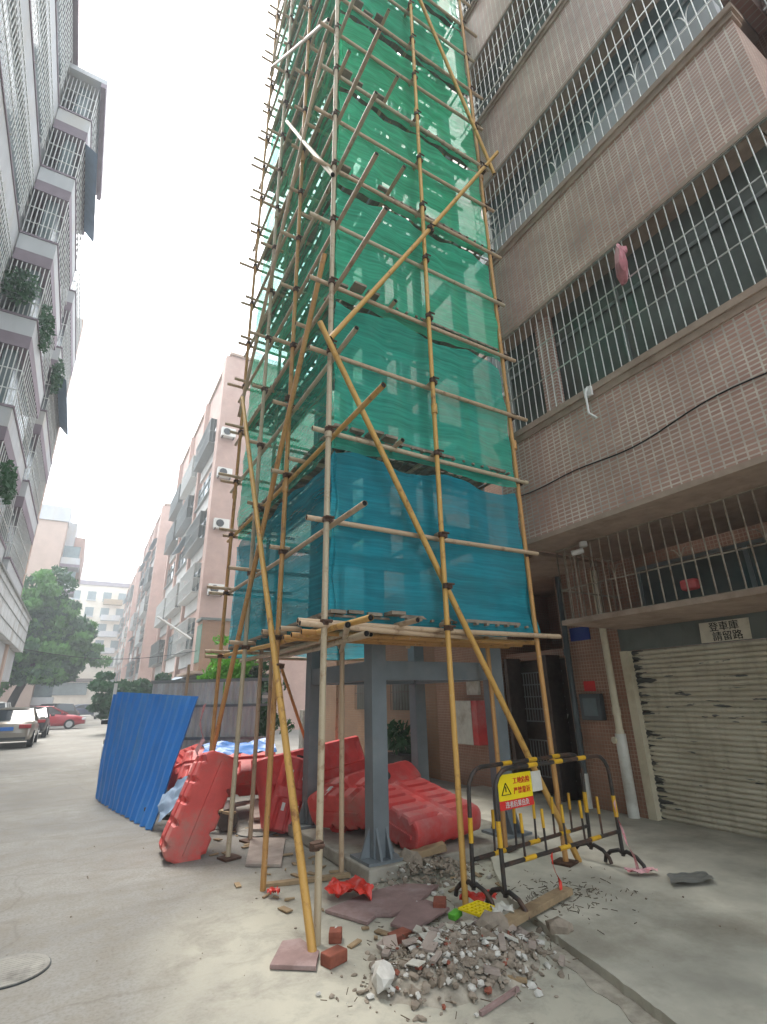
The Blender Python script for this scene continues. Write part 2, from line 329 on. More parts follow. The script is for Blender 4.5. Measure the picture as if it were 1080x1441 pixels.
# ================================================================== GROUND
def ground():
    m = MB(); n = 60; xs = [-90, -60, -20] + [-10 + i * .8 for i in range(26)] + [25, 60, 90]; ys = [-40, -20, -8] + [-4 + i for i in range(40)] + [60, 130, 190]
    vs = [(x, y, 0) for y in ys for x in xs]; w = len(xs)
    m.add(vs, [(j * w + i, j * w + i + 1, (j + 1) * w + i + 1, (j + 1) * w + i) for j in range(len(ys) - 1) for i in range(w - 1)])
    tag(m.build('road', 'concrete'), kind='structure')
    # raised cement apron in front of the garage, with a broken edge
    edge = [(4.4, 8.0), (4.3, 5.2), (3.6, 4.25), (3.3, 3.75), (3.17, 3.3), (3.08, 3.05), (3.0, 2.7), (2.92, 2.4), (2.84, 2.1), (2.7, 1.5), (2.5, .4), (2.3, -1.5), (2.2, -4)]
    e2 = []
    rg = random.Random(3)
    for a, b in zip(edge, edge[1:]):
        for k in range(8):
            t = k / 8; e2.append((a[0] + (b[0] - a[0]) * t + rg.uniform(-.007, .007), a[1] + (b[1] - a[1]) * t))
    poly = e2 + [(6.9, -4), (6.9, 8.0)]
    tag(MB().prism(poly, .001, .055).build('pavement', 'slab'), kind='structure')
    tag(MB().prism([(x - .13 - .02 * math.sin(i * .7), y) for i, (x, y) in enumerate(e2[40:])] + [(x + .01, y) for x, y in reversed(e2[40:])], .0005, .004).build('soil_strip', 'dust'), kind='structure')
ground()

# ================================================================== SCAFFOLD
LV = [2.2 + .925 * i for i in range(21)]; TOP = LV[-1] + .8
XO, YO, XR, YB, XI, YI = 1.72, 3.97, 4.22, 7.75, 2.5, 4.83
sc_root = empty('scaffold', 'tall rusty and yellow tube scaffold wrapped round the lift shaft', 'scaffold')
RAD = .0265
def pole(x, y, mat, base, dx=0, dy=0, z0=0.0, lab=None, top=None):
    top = top or TOP + random.uniform(-.2, .4)
    m = MB(); zz = [z0, 2.4, 6, 10, 14, 18, top]
    m.tube([(x + dx * (z / TOP) + .012 * math.sin(z * 1.7 + x * 3), y + dy * (z / TOP) + .012 * math.cos(z * 1.3 + y), z) for z in zz], RAD, 10)
    for z in (4.3 + random.uniform(-.5, 1), 9.8 + random.uniform(-.5, .5), 15.6): m.tube([(x + dx * z / TOP, y + dy * z / TOP, z - .06), (x + dx * z / TOP, y + dy * z / TOP, z + .06)], RAD * 1.35, 10)
    p = m.build('pole', mat, sc_root)
    if base: MB().obox((x, y, z0 + .012), (1, .3, 0), (-.3, 1, 0), (0, 0, 1), .09, .09, .01).build('base_plate', 'clamp', p)
    return p
pole(XO, YO, 'pg', False); pole(2.93, YO - .1, 'py', False, .12, .08); pole(XR + .12, YO + .12, 'po', True, -.12, -.12, .055)
pole(XO, 5.19, 'po', False); pole(1.69, 6.33, 'pg', True); pole(XO, YB, 'po', False)
pole(XI, 5.25, 'pb', False); pole(XI - .42, 6.9, 'pb', True); pole(4.19, YI - .08, 'po', True, 0, 0, .06); pole(XI, YB, 'pb', False); pole(XR, YB, 'po', False); pole(3.1, YI, 'pb', False, 0, 0, 2.1); pole(3.6, YB, 'pb', False)
mats = ['pg', 'pb', 'pb', 'pg', 'pb', 'pb']
def rod(name, a, b, mat, r=RAD * .95):
    a, b = Vector(a), Vector(b); d = (b - a).normalized(); m = MB()
    mid = (a + b) / 2 - Vector((0, 0, .004 * (b - a).length)); m.tube([a, mid, b], r, 9, False)
    o = m.build(name, mat, sc_root)
    for p, q in ((a, d), (b, -d)): T([p + q * .004, p + q * .03], r * .8, n=9).build('bore_shade_plug', 'bore_shade', o)  # near-black plug paints the shade inside each open tube end
    return o
EXT = [.72, .64, .98, .5, 1.1, .95, .97, 1.08, .3, .9, .5, .8, .3, .6, .9, .4, .7, .3, .5, .8, .4]
random.seed(11)
for i, z in enumerate(LV):
    e = lambda a, b: random.uniform(a, b)
    rod('ledger', (XO + .055, YO - EXT[i], z - .04 - EXT[i] * .02), (XO + .055, YB + e(.15, .6), z + .02), 'py' if i in (0, 2) else mats[i % 6])
    rod('ledger', (XO - e(.12, .3), YO + .055, z + .01), (XR + e(.2, .42), YO + .055, z + e(-.03, .03)), mats[(i + 1) % 6])
    rod('ledger', (XO - e(.1, .3), YB + .055, z), (XR + .3, YB + .055, z), mats[(i + 2) % 6])
    if i % 2 == 0:
        rod('ledger', (XI, YO - e(.05, .4), z + .03), (XI, YB + .3, z + .03), 'pb'); rod('ledger', (XO - .1, YI, z + .05), (XR + .35, YI, z + .05), 'pb')
    for y in (5.19, 6.33, YB - .12): rod('putlog', (XO - e(.12, .3), y + .05, z + .06), (XI + .25, y + .05, z + .06), 'pb')
    rod('putlog', (3.02, YO - e(.0, .03), z + .06), (3.02, YI + .3, z + .06), 'pb')
rod('putlog', (XO - .23, YO - .02, LV[0] - .02), (XI + .9, YO + .12, LV[0] - .05), 'pb'); rod('putlog', (XO - .05, YO - .55, LV[0] - .09), (2.6, 5.5, LV[0] - .1), 'pg'); rod('putlog', (1.9, YO - .42, LV[0] - .13), (2.35, 6.6, LV[0] - .06), 'pg')
for y0 in (4.25, 4.5, 4.72): rod('ledger', (XO - .1, y0, LV[0] - .05), (XR + .3, y0 + .03, LV[0] - .05), 'po')
for x0 in (2.0, 2.25): rod('ledger', (x0, YO + .15, LV[0] - .06), (x0 + .03, YB, LV[0] - .06), 'pg')
for a, b, mt, r in (((1.55, 3.86, 5.2), (4.5, 4.06, .06), 'py', .03), ((4.56, 3.88, 9.9), (1.68, 3.88, 5.06), 'py', .029), ((2.75, 3.86, 13.8), (4.42, 3.88, 9.3), 'py', .029),
                 ((1.60, 7.3, 6.3), (1.62, 3.82, .01), 'py', .031), ((1.66, 4.05, 6.35), (1.62, 7.85, .02), 'po', .03), ((1.64, 5.9, 11.2), (1.66, 3.86, 7.4), 'pg', .03),
                 ((1.64, 4.2, 10.5), (1.64, 7.6, 6.1), 'pb', .028), ((1.64, 7.6, 15.5), (1.64, 4.1, 10.9), 'pb', .026), ((1.64, 4.1, 19.5), (1.64, 7.6, 15.2), 'pb', .028), ((4.4, 3.88, 18), (1.7, 3.88, 13.5), 'py', .029),
                 ((2.4, 7.0, 2.0), (3.6, 8.2, .2), 'po', .022)):
    rod('brace', a, b, mt, r)
cl = []
for z in LV:
    for x, y in ((XO, YO), (2.93 + .12 * z / TOP, YO - .1 + .08 * z / TOP), (XR + .12 - .12 * z / TOP, YO + .12 - .12 * z / TOP), (XO, 5.19), (1.69, 6.33), (XO, YB)): cl.append((x, y, z))
for p in ((1.62, 3.83, .62), (1.71, 3.95, 5.05), (2.95, 3.86, 2.6), (4.2, 3.9, 9.3), (3.05, 3.86, 7.35), (1.65, 6.0, 3.9), (1.65, 5.05, 5.0), (1.64, 4.9, 1.9)): cl.insert(0, p)
def clampmesh(m, x, y, z):
    m.tube([(x, y, z - .024), (x, y, z + .024)], .038, 10); m.obox((x + .042, y + .03, z), (1, 0, 0), (0, 1, 0), (0, 0, 1), .026, .034, .022)
    m.tube([(x - .03, y - .055, z + .01), (x + .05, y - .055, z + .01)], .011, 6)
for c in cl[:100]: m = MB(); clampmesh(m, *c); m.build('clamp', 'clamp', sc_root)
m = MB()
for c in cl[100:]: clampmesh(m, *c)
tag(m.build('clamp', 'clamp', sc_root), kind='stuff')
random.seed(5)
for i in range(0, 21, 2):
    z = LV[i] + .10
    m = MB()
    for k in range(4): m.box(XO + .09 + k * .19, XO + .09 + k * .19 + .15, 4.0 + random.uniform(-.05, .1), YB - random.uniform(0, .2), z + .01 * (k % 2), z + .03 + .01 * (k % 2))
    for k in range(18): m.box(XO + .06, XI + .02, 4.1 + k * .2, 4.14 + k * .2, z - .024, z - .004)
    m.build('deck_board', 'board', sc_root)
    m = MB()
    for k in range(4): m.box(XO + .82, XR - random.uniform(-.1, .15), YO + .1 + k * .2, YO + .1 + k * .2 + .15, z + .01 * (k % 2), z + .03 + .01 * (k % 2))
    for k in range(12): m.box(2.6 + k * .14, 2.63 + k * .14, YO + .07, YI, z - .024, z - .004)
    m.build('deck_board', 'board', sc_root)
# ------------------------------------------------------------------ nets
NETC = ['30a2b6', '44c4ac', '4fd0a8', '53d4a2', '51d49e', '50d0a2', '55d4aa', '5ad4b0', '5cd4b2', '60d8b8']
ordn = ['lowest', 'second', 'third', 'fourth', 'fifth', 'sixth', 'seventh', 'eighth', 'ninth', 'tenth']
def net_sheet(m, a, b, z0, z1, nrm, rng, nu, nv=16, flare=None):
    a, b = Vector(a), Vector(b); nrm = Vector(nrm); ph = [rng.uniform(0, 6) for _ in range(6)]; vs = []
    for j in range(nv + 1):
        v = j / nv
        for i in range(nu + 1):
            u = i / nu; p = a.lerp(b, u)
            sagt = .10 * (math.sin(u * math.pi * 2.1 + ph[0]) ** 2) if j == nv else 0
            lowz = .03 * math.sin(u * 9 + ph[1]) if j == 0 else 0
            half = abs(math.sin(v * math.pi * 2))
            bul = .035 * half * (math.sin(u * 7 + ph[2]) + .6 * math.sin(u * 17 + v * 5 + ph[3])) + .012 * math.sin(u * 41 + v * 9 + ph[4]) + .015 * math.sin(v * 22 + u * 3 + ph[5])
            q = p + nrm * (bul - .02); q.z = z0 + (z1 - z0) * v - sagt * (1 if j == nv else 0) + lowz
            if flare: q += Vector(flare) * (u ** 6) * (1 - v)
            vs.append(q)
    w = nu + 1; m.add(vs, [(j * w + i, j * w + i + 1, (j + 1) * w + i + 1, (j + 1) * w + i) for j in range(nv) for i in range(nu)], True)
for k in range(10):
    rng = random.Random(20 + k); z0 = LV[2 * k] + (.0 if k == 0 else -.08); z1 = LV[2 * k + 2] - (.12 if k == 0 else .06 + .08 * rng.random()) if 2 * k + 2 < 21 else TOP
    m = MB()
    net_sheet(m, (XO + .1, YO + .1, 0), (XR + .03, YO + .1, 0), z0, z1, (0, -1, 0), rng, 34, 16, (.16, 0, 0) if k == 0 else (.05, 0, 0))
    nm = net_mat('net_weave_%s' % ordn[k], NETC[k], (.64, .94) if k == 0 else (.55, .88))
    m2 = MB(); net_sheet(m2, (XO + .1, YB - .02, 0), (XO + .1, YO + .1, 0), z0, z1, (-1, 0, 0), rng, 44)
    net_sheet(m2, (XR, YB - .02, 0), (XO + .102, YB - .02, 0), z0, z1, (0, 1, 0), rng, 24)
    nf = m.build('safety_net', nm); m2.build('side_sheet', net_mat('side_weave_%s' % ordn[k], NETC[k], (.5, .86) if k == 0 else (.28, .68)), nf)
    tag(nf, ('blue teal mesh net hung round the lowest lift of the scaffold above the tube deck' if k == 0 else '%s net up the scaffold, green mesh between tube rows' % ordn[k]), 'safety net', 'mesh nets hung on the scaffold')

# ================================================================== LIFT SHAFT FRAME + PLINTH
sh = empty('lift_shaft', 'grey primed steel lift shaft frame standing on a concrete plinth inside the scaffold', 'steel frame')
CX, CY = (2.79, 4.47), (5.03, 6.75)
for x in CX:
    for y in CY:
        c = B(x - .088, x + .088, y - .088, y + .088, .145, 21.5).build('column', 'steel', sh)
        m = MB().box(x - .2, x + .2, y - .2, y + .2, .12, .145)
        for dx, dy in ((1, 0), (-1, 0), (0, 1), (0, -1)):
            t = .012; px, py = (0, 1) if dx else (1, 0)
            for off in ((0,) if dx else (-.055, .055)):
                ox, oy = x + px * off, y + py * off
                m.add([(ox + dx * .089 - px * t, oy + dy * .089 - py * t, .145), (ox + dx * .19 - px * t, oy + dy * .19 - py * t, .145), (ox + dx * .089 - px * t, oy + dy * .089 - py * t, .40),
                       (ox + dx * .089 + px * t, oy + dy * .089 + py * t, .145), (ox + dx * .19 + px * t, oy + dy * .19 + py * t, .145), (ox + dx * .089 + px * t, oy + dy * .089 + py * t, .40)],
                      [(0, 1, 2), (5, 4, 3), (0, 3, 4, 1), (1, 4, 5, 2), (0, 2, 5, 3)])
        m.build('base_shoe', 'steel', c)
zb = [1.87] + [3.6 + 1.55 * i for i in range(12)]
for z in zb:
    for y in CY: B(CX[0] + .09, CX[1] - .09, y - .07, y + .07, z - .1, z + .1).build('beam', 'steel', sh)
    for x in CX: B(x - .07, x + .07, CY[0] + .09, CY[1] - .09, z - .1, z + .1).build('beam', 'steel', sh)
for y, xx in ((CY[1], (3.3, 4.0)), (CY[0], (3.63,))):
    for x in xx: B(x - .05, x + .05, y - .05, y + .05, zb[1] + .101, 21).build('guide_rail', 'steel', sh)
pl = MB().box(2.555, 4.72, 4.77, 7.05, .002, .12); tag(pl.build('plinth', 'plinth', None, .015), 'low grey concrete plinth under the lift shaft columns', 'plinth')

# ================================================================== RIGHT BUILDING (garage)
nb = empty('apartment_building', 'pink mosaic tiled apartment block with barred balconies above a garage shutter', 'building')
WX = 6.65
m = MB()
m.box(WX, 12, 4.7, 5.75, -.05, 24); m.box(WX, 12, 7.4, 15.5, -.05, 24); m.box(WX, 12, 5.75, 7.4, 3.5, 24); m.box(WX + 1.6, 12, 5.75, 7.4, -.05, 3.5)
m.box(WX + .1, 12, -6, 4.7, 2.55, 24); m.box(WX + .0, 12, -6, -1.2, -.05, 2.55)
m.build('wall', 'tile_dark', nb)
B(WX - .004, WX - .001, 9.3, 15.5, .003, 24).build('wall_cladding', 'orange_tile', nb)
BY0, BY1, BX = .82, 4.78, 4.75
FL = [3.41 + 3.23 * i for i in range(6)]
def arc_pts(c, r, a0, a1, n, f): return [f(c[0] + r * math.cos(a0 + (a1 - a0) * i / n), c[1] + r * math.sin(a0 + (a1 - a0) * i / n)) for i in range(n + 1)]
def grille(parent, xf, y0, y1, z0, z1, mat, sp=.105, rails=(.3, .62), orn=True, side=None, r=.007, fl=5):
    m = MB(); n = int((y1 - y0) / sp)
    for i in range(n + 1): y = y0 + (y1 - y0) * i / n; m.tube([(xf, y, z0), (xf, y, z1)], r, fl, False)
    for t in rails: z = z0 + (z1 - z0) * t; m.box(xf - .005, xf + .005, y0, y1, z - .008, z + .008)
    m.box(xf - .015, xf + .015, y0, y1, z0 - .012, z0 + .012); m.box(xf - .015, xf + .015, y0, y1, z1 - .012, z1 + .012)
    if orn:
        k = 3
        zc = z0 + (z1 - z0) * rails[0]
        while k < n - 1:
            yc = y0 + (y1 - y0) * k / n; h = (z1 - z0) * .17
            for s in (-1, 1): m.tube([(xf, yc + s * .09 * (1 - math.cos(a)), zc + h * math.sin(a)) for a in (0, .4, .8, 1.2, 1.57)], .007, 4, False)
            k += 6
    if side:
        for yy in side:
            ns = int((WX - xf) / sp)
            for i in range(ns): m.tube([(xf + i * sp, yy, z0), (xf + i * sp, yy, z1)], r, fl, False)
            for t in (0, *rails, 1): z = z0 + (z1 - z0) * t; m.box(xf, WX, yy - .006, yy + .006, z - .012, z + .012)
    return m.build('window_grille', mat, parent)
for i, z in enumerate(FL):
    y0 = BY0 if i else -3.0
    p = MB(); p.box(BX, BX + .14, y0, BY1, z + .06, z + 1.44); p.box(BX + .14, WX - .002, BY1 - .14, BY1, z + .06, z + 1.44)
    if i: p.box(BX + .14, WX - .002, y0, y0 + .14, z + .06, z + 1.44)
    p = p.build('balcony_parapet', 'tile', nb)
    s = MB(); s.box(BX - .05, BX + .2, y0 - .05, BY1 + .05, z + 1.52, z + 1.6); s.box(BX - .025, BX + .17, y0 - .025, BY1 + .025, z + 1.44, z + 1.52); s.box(BX - .004, BX + .145, y0, BY1, z, z + .06)
    s.build('balcony_sill', 'sill', p)
    B(BX + .15, WX - .003, y0 + (.15 if i else 0), BY1 - .145, z + .02, z + .16).build('balcony_slab', 'sill', nb)
    zt = FL[i + 1] if i < 5 else z + 3.23
    grille(nb, BX + .02, y0 + .03, BY1 - .03, z + 1.60, zt, 'chrome', rails=(.34, .66) if i == 0 else (.22, .55, .78), orn=i > 0, side=(BY1 - .03,))
    # glazed enclosure a little inside the bars
    gx = BX + .32
    w = MB(); ys = [y0 + .1 + (BY1 - .2 - y0) * k / 4 for k in range(5)]
    glz = B(gx, gx + .02, y0 + .1, BY1 - .1, z + 1.5, zt + .1).build('window', 'glass' if i != 1 else 'glass_grey', nb)
    for yy in ys: w.box(gx - .02, gx - .001, yy - .025, yy + .025, z + 1.45, zt)
    w.box(gx - .03, gx - .021, y0 + .1, BY1 - .1, zt - .5, zt - .45)
    w.build('frame', 'frame', glz)
    if i == 0: B(gx - .14, gx - .032, 3.75, 3.98, z + 1.45, zt).build('balcony_pier', 'tile', nb)
    if i == 1: B(gx - .2, gx - .035, y0 + .1, BY1 - .3, z + 1.6, z + 2.15).build('planter_board', 'plaster', nb)
# roof slab of block + shadow above
B(4.4, 12, -3, 5.2, FL[-1] + 3.4, FL[-1] + 3.7).build('roof_slab', 'sill', nb)
# neighbour bay past the balcony corner (only its lattice and eave are in view)
m = MB(); m.box(6.2, 12, -6, .6, 3.5, 24); m.build('side_bay', 'tile', nb)
m = MB()
for k in range(40): m.tube([(5.6, -.9 + k * .04, 8.5), (5.6, -.9 + k * .04, 11)], .008, 4, False)
for k in range(12): m.box(5.592, 5.608, -.9, .7, 8.5 + k * .2, 8.515 + k * .2)
m.build('side_lattice', 'bar_white', nb)
# ground floor: cage ledge, cage, window, header, shutter
B(5.36, WX - .004, -2.5, 4.6, 2.43, 2.49).build('cage_ledge', 'sill', nb)
grille(nb, 5.4, -2.4, 4.56, 2.49, 3.43, 'bar_rust', sp=.135, rails=(.42,), orn=True, side=(4.56,), r=.009)
gw = B(WX - .012, WX - .003, -1.5, 4.25, 2.62, 3.2).build('window', 'glass', nb)
m = MB()
for y in (-1.5, 0, 1.4, 2.8, 4.2): m.box(WX - .03, WX - .013, y, y + .05, 2.6, 3.22)
m.box(WX - .035, WX - .031, -1.5, 4.25, 3.2, 3.25); m.build('frame', 'frame', gw)
MB().obox((5.6, 3.0, 2.68), (1, 0, 0), (0, 1, 0), (0, 0, 1), .05, .09, .06).build('red_bundle', 'red', nb, .03)
B(WX - .01, WX + .03, -2.2, 4.72, 2.14, 2.55).build('shutter_header', 'hdr', nb)
m = MB(); ns = 34; vs = []; fs = []; prof = ((0, .0), (.12, .016), (.3, .026), (.55, .03), (.8, .024), (.93, .008))
pts = [(WX + .1 - d, .06 + 2.08 * (k + t) / ns) for k in range(ns) for t, d in prof] + [(WX + .1, 2.14)]
for x, z in pts: vs += [(x, -2.1, z), (x, 4.62, z)]
for k in range(len(pts) - 1): fs.append((2 * k, 2 * k + 2, 2 * k + 3, 2 * k + 1))
m.add(vs, fs); m.build('garage_shutter', 'shutter', nb)
B(WX - .02, WX + .14, 4.62, 4.74, .05, 2.14).build('shutter_jamb', 'pvc', nb)
# entrance recess and gate
g = B(WX + .35, WX + .4, 5.76, 7.39, .06, 2.15).build('entrance_gate', 'darkmetal', nb); B(WX + .3, WX + .5, 5.751, 7.399, 2.16, 2.3).build('lintel', 'tile_dark', nb); B(4.95, WX - .004, 4.79, 13.5, 3.43, 3.57).build('added_shade_slab', 'sill', nb)  # last slab is added overhead to keep daylight off the wall behind the shaft
m = MB()
for k in range(14): m.tube([(WX + .34, 6.2 + k * .065, 1.15), (WX + .34, 6.2 + k * .065, 1.95)], .008, 5, False); m.tube([(WX + .34, 6.2 + k * .065, .3), (WX + .34, 6.2 + k * .065, .85)], .008, 5, False)
for z in (.3, .85, 1.15, 1.35, 1.55, 1.75, 1.95): m.box(WX + .33, WX + .345, 6.15, 7.08, z - .01, z + .01)
m.build('gate_bars', 'frame', g)
m = MB(); m.box(WX - .03, WX + .3, 6.12, 6.2, .06, 2.2); m.box(WX - .03, WX + .3, 7.04, 7.12, .06, 2.2); m.build('gate_frame', 'darkmetal', g)
for y0, z0, w, h in ((10.2, 1.3, .9, .8), (12.2, 1.3, .8, .8)):
    f = B(WX - .02, WX - .006, y0, y0 + w, z0, z0 + h).build('window', 'glass', nb)
    m = MB()
    for k in range(8): m.tube([(WX - .07, y0 + w * k / 7, z0), (WX - .07, y0 + w * k / 7, z0 + h)], .008, 4, False)
    m.box(WX - .075, WX - .065, y0, y0 + w, z0 + h * .5 - .01, z0 + h * .5 + .01); m.build('window_bars', 'darkmetal', f)
for fl in range(1, 7):
    for y0 in (5.3, 8.6, 11.6):
        f = B(WX - .02, WX - .006, y0, y0 + 1.4, 3.2 * fl + 1.0, 3.2 * fl + 2.3).build('window', 'glass_grey', nb)
        m = MB(); m.box(WX - .05, WX - .021, y0 - .05, y0 + 1.45, 3.2 * fl + .93, 3.2 * fl + .999); m.box(WX - .04, WX - .021, y0 + .68, y0 + .73, 3.2 * fl + 1.0, 3.2 * fl + 2.3); m.build('frame', 'plaster', f)
# pipes
def pipe(name, label, pts, r, mat, socket=None, branch=None):
    e = empty(name, label, 'pipe'); T(pts, r, n=12).build('pipe_run', mat, e)
    for z in socket or (): T([(pts[0][0], pts[0][1], z - .05), (pts[0][0], pts[0][1], z + .05)], r * 1.18, n=12).build('socket', mat, e)
    if branch: x, y, z = branch; T([(x, y, z), (x - .09, y + .03, z)], r * .9, n=12).build('branch', mat, e)
    return e
pipe('drain_pipe', 'cream plastic drain pipe beside the garage shutter with a white lower half', [(6.56, 4.9, 1.06), (6.56, 4.9, 3.35)], .048, 'pvc', (1.06, 1.35), (6.56, 4.93, .98))
T([(6.56, 4.9, .055), (6.56, 4.9, 1.06)], .072, n=14).build('lower_pipe', 'pvcw', bpy.data.objects['drain_pipe'])
pipe('drain_pipe', 'dark grey drain pipe to the left of the cream one', [(6.57, 5.62, .5), (6.57, 5.6, 3.4)], .045, 'pipe_dark', (1.0, 2.2))
T([(6.57, 5.62, .056), (6.57, 5.62, .5)], .055, n=12).build('lower_pipe', 'pvcw', bpy.data.objects['drain_pipe.001'])
# things on the wall
DY, DZ = (0, -1, 0), (0, 0, 1)   # text runs towards -y as seen from the street
e = empty('plaque', 'off white hand lettered plaque above the garage shutter', 'sign')
MB().prism([(3.57, 2.145), (3.0, 2.145), (2.98, 2.385), (3.55, 2.385)], WX - .03, WX - .022, lambda a, b, c: (c, a, b)).build('plate', 'paper2', e)
text('登車庫', .115, 'ink', (WX - .034, 3.27, 2.315), DY, (0, 0, 1), 'lettering', e); text('請留路', .115, 'ink', (WX - .034, 3.25, 2.2), DY, (0, 0, 1), 'lettering', e)
e = empty('house_number_plate', 'small dark blue enamel address plate between the two drain pipes', 'sign')
B(WX - .02, WX - .004, 5.2, 5.56, 2.36, 2.56).build('plate', 'bluesign', e)
tag(B(WX - .012, WX - .003, 5.25, 5.45, 1.62, 1.76).build('red_poster', 'signr'), 'small red paper stuck on the tiles under the blue address plate', 'poster')
e = empty('meter_box', 'dark wall box with a grey glass front beside the cream drain pipe', 'meter box')
B(WX - .1, WX - .003, 5.14, 5.5, 1.22, 1.58).build('case', 'pipe_dark', e, .01); B(WX - .104, WX - .101, 5.2, 5.44, 1.28, 1.52).build('glass_front', 'glass_grey', e)
e = empty('fire_hose_box', 'white cabinet with a red edge on the wall behind the lift shaft', 'cabinet')
B(WX - .22, WX - .004, 7.75, 8.5, .74, 1.5).build('case', 'red', e); B(WX - .24, WX - .222, 7.9, 8.5, .74, 1.5).build('door', 'paper', e, .008); B(WX - .06, WX - .004, 7.85, 8.2, 1.6, 1.85).build('notice_panel', 'paper', e)
e = empty('notice', 'white paper notice fixed to the dark entrance gate', 'notice')
MB().prism([(6.56, 1.02), (6.22, 1.0), (6.1, 1.28), (6.5, 1.3), (6.6, 1.22)], WX + .31, WX + .315, lambda a, b, c: (c, a, b)).build('sheet', 'paper', e)
e = empty('security_camera', 'small white camera under the balcony soffit', 'camera')
T([(5.28, 4.02, 3.4), (5.28, 4.02, 3.34)], .05, n=10).build('mount', 'white', e); T([(5.3, 4.05, 3.3), (5.2, 4.15, 3.27)], .035, n=10).build('body', 'white', e)
e = empty('wall_bracket', 'bent white metal bracket hanging from the lowest balcony sill', 'bracket')
T([(4.68, 3.15, 5.0), (4.62, 3.15, 4.9), (4.6, 3.14, 4.62), (4.58, 3.04, 4.5)], .013).build('arm', 'white', e); B(4.66, 4.695, 3.1, 3.2, 4.87, 4.99).build('foot', 'white', e)
m = T([(4.735, y, 4.12 + .06 * math.sin(y * 1.4) + .03 * math.sin(y * 4)) for y in [4.45 - .15 * i for i in range(36)]], .008, n=6); tag(m.build('cable', 'wire'), 'thin black cable sagging across the lowest tiled balcony front', 'cable')
for k, zc in enumerate((11.42, 8.55)):
    m = T([(4.68, 2.0, zc), (4.6, 2.05, zc), (4.58, 4.7, zc - .05)], .012, n=6) if k == 0 else T([(4.5, 4.4, 8.33), (4.55, 5.0, 8.38)], .014, n=6)
    tag(m.build('hanging_rod', 'frame'), ['thin laundry rod under the balcony at the upper right', 'short metal rod beside the scaffold at the second balcony sill'][k], 'rod')
m = MB(); m.blob((4.7, 2.45, 6.25), .12, (.5, .9, 2.0), .25, 2); m.blob((4.7, 2.4, 6.42), .07, (.6, .8, 1), .2, 2)
tag(m.build('carrier_bag', 'pinkbag'), 'pink plastic bag hanging from the chrome window bars', 'bag')

# ================================================================== LEFT BUILDING
lb = empty('apartment_building', 'pale plastered block on the left with barred windows and projecting balconies', 'building')
PZ = [6.3, 9.2, 12.15, 15.1, 18.0, 20.9]; LX, BXL = -3.85, -2.75
B(-12, LX, -14, 26.3, -.05, 23).build('wall', 'plaster', lb)
B(-12, LX + .35, -14.2, 15.1, 23.0, 23.2).build('roof_eave', 'maroon', lb)
for i, z in enumerate(PZ):
    zt = PZ[i + 1] - 1.15 if i < 5 else 22.9
    B(LX + .001, LX + .12, -13, 15.2, z - 1.15, z).build('parapet', 'plaster', lb)
    B(LX + .121, LX + .15, -13, 15.2, z - .05, z + .02).build('sill', 'maroon', lb)
    B(LX + .002, LX + .02, -12, 15, z + .01, zt).build('window', 'glass_grey', lb)
    m = MB()
    for k in range(150): y = -10 + k * .165; m.box(LX + .2, LX + .215, y - .012, y + .012, z + .02, zt)
    for t in (.2, .45, .7, .95): m.box(LX + .195, LX + .22, -10, 14.9, z + (zt - z) * t - .012, z + (zt - z) * t + .012)
    for k in range(12): m.box(LX + .02, LX + .2, -10 + 2.2 * k - .02, -10 + 2.2 * k + .02, z + .02, z + .05)
    m.build('window_grille', 'bar_white', lb)
def bay(y0, y1, fl, aw, side_detail=True):
    for i in fl:
        z = PZ[i]; zt = (PZ[i + 1] - 1.0) if i < 5 else 22.7; zb_ = z - 1.0
        m = MB(); m.box(LX + .13, BXL, y0, y0 + .12, zb_ + .42, z); m.box(BXL - .12, BXL, y0 + .12, y1, zb_ + .42, z); m.box(LX + .13, BXL, y1 - .12, y1, zb_ + .42, z)
        p = m.build('balcony_parapet', 'plaster', lb)
        m = MB(); m.box(LX + .13, BXL - .003, y0 + .003, y1 - .01, zb_, zb_ + .42); m.box(LX + .13, BXL + .03, y0 - .03, y1, z, z + .07); m.build('balcony_edge', 'maroon', p)
        w = B(LX + .5, BXL - .25, y0 + .25, y1 - .2, z + .07, zt).build('window', 'glass_grey', lb)
        m = MB()
        for k in range(9): x = LX + .16 + (BXL - LX - .18) * k / 8; m.box(x - .012, x + .012, y0 + .03, y0 + .054, z + .07, zt)
        for k in range(int((y1 - y0) / .3)): m.box(BXL - .03, BXL - .006, y0 + .05 + k * .3 - .01, y0 + .05 + k * .3 + .01, z + .07, zt)
        for t in (.3, .62): m.box(LX + .14, BXL - .01, y0 + .025, y0 + .06, z + (zt - z) * t, z + (zt - z) * t + .025); m.box(BXL - .035, BXL - .002, y0 + .06, y1, z + (zt - z) * t, z + (zt - z) * t + .025)
        m.build('window_grille', 'bar_white', lb)
        if i in aw:
            a = MB().add([(BXL, y0 + .1, zt), (BXL + .42, y0 - .05, zt - .42), (BXL + .42, y1 - .3, zt - .42), (BXL, y1 - .3, zt)], [(0, 1, 2, 3)])
            a.add([(BXL + .002, y0 + .1, zt - .03), (BXL + .4, y0 - .05, zt - .45), (BXL + .4, y1 - .3, zt - .45), (BXL + .002, y1 - .3, zt - .03)], [(3, 2, 1, 0)]); a.build('awning', 'awn', lb)
bay(15.25, 19.6, range(0, 6), (4,)); bay(20.9, 26.2, range(0, 5), (2,))
B(LX, BXL - .5, 19.7, 20.8, 5, 22.6).build('stair_wall', 'plaster', lb); B(LX - .1, BXL - .02, 26.0, 26.5, .0, 20.5).build('end_wall', 'tile_far2', lb)
B(LX - .1, BXL + .22, 15.0, 20.0, 22.72, 22.95).build('bay_roof', 'plaster', lb); B(BXL + .05, BXL + .22, 15.0, 20.0, 22.5, 22.72).build('roof_fascia', 'maroon', lb)
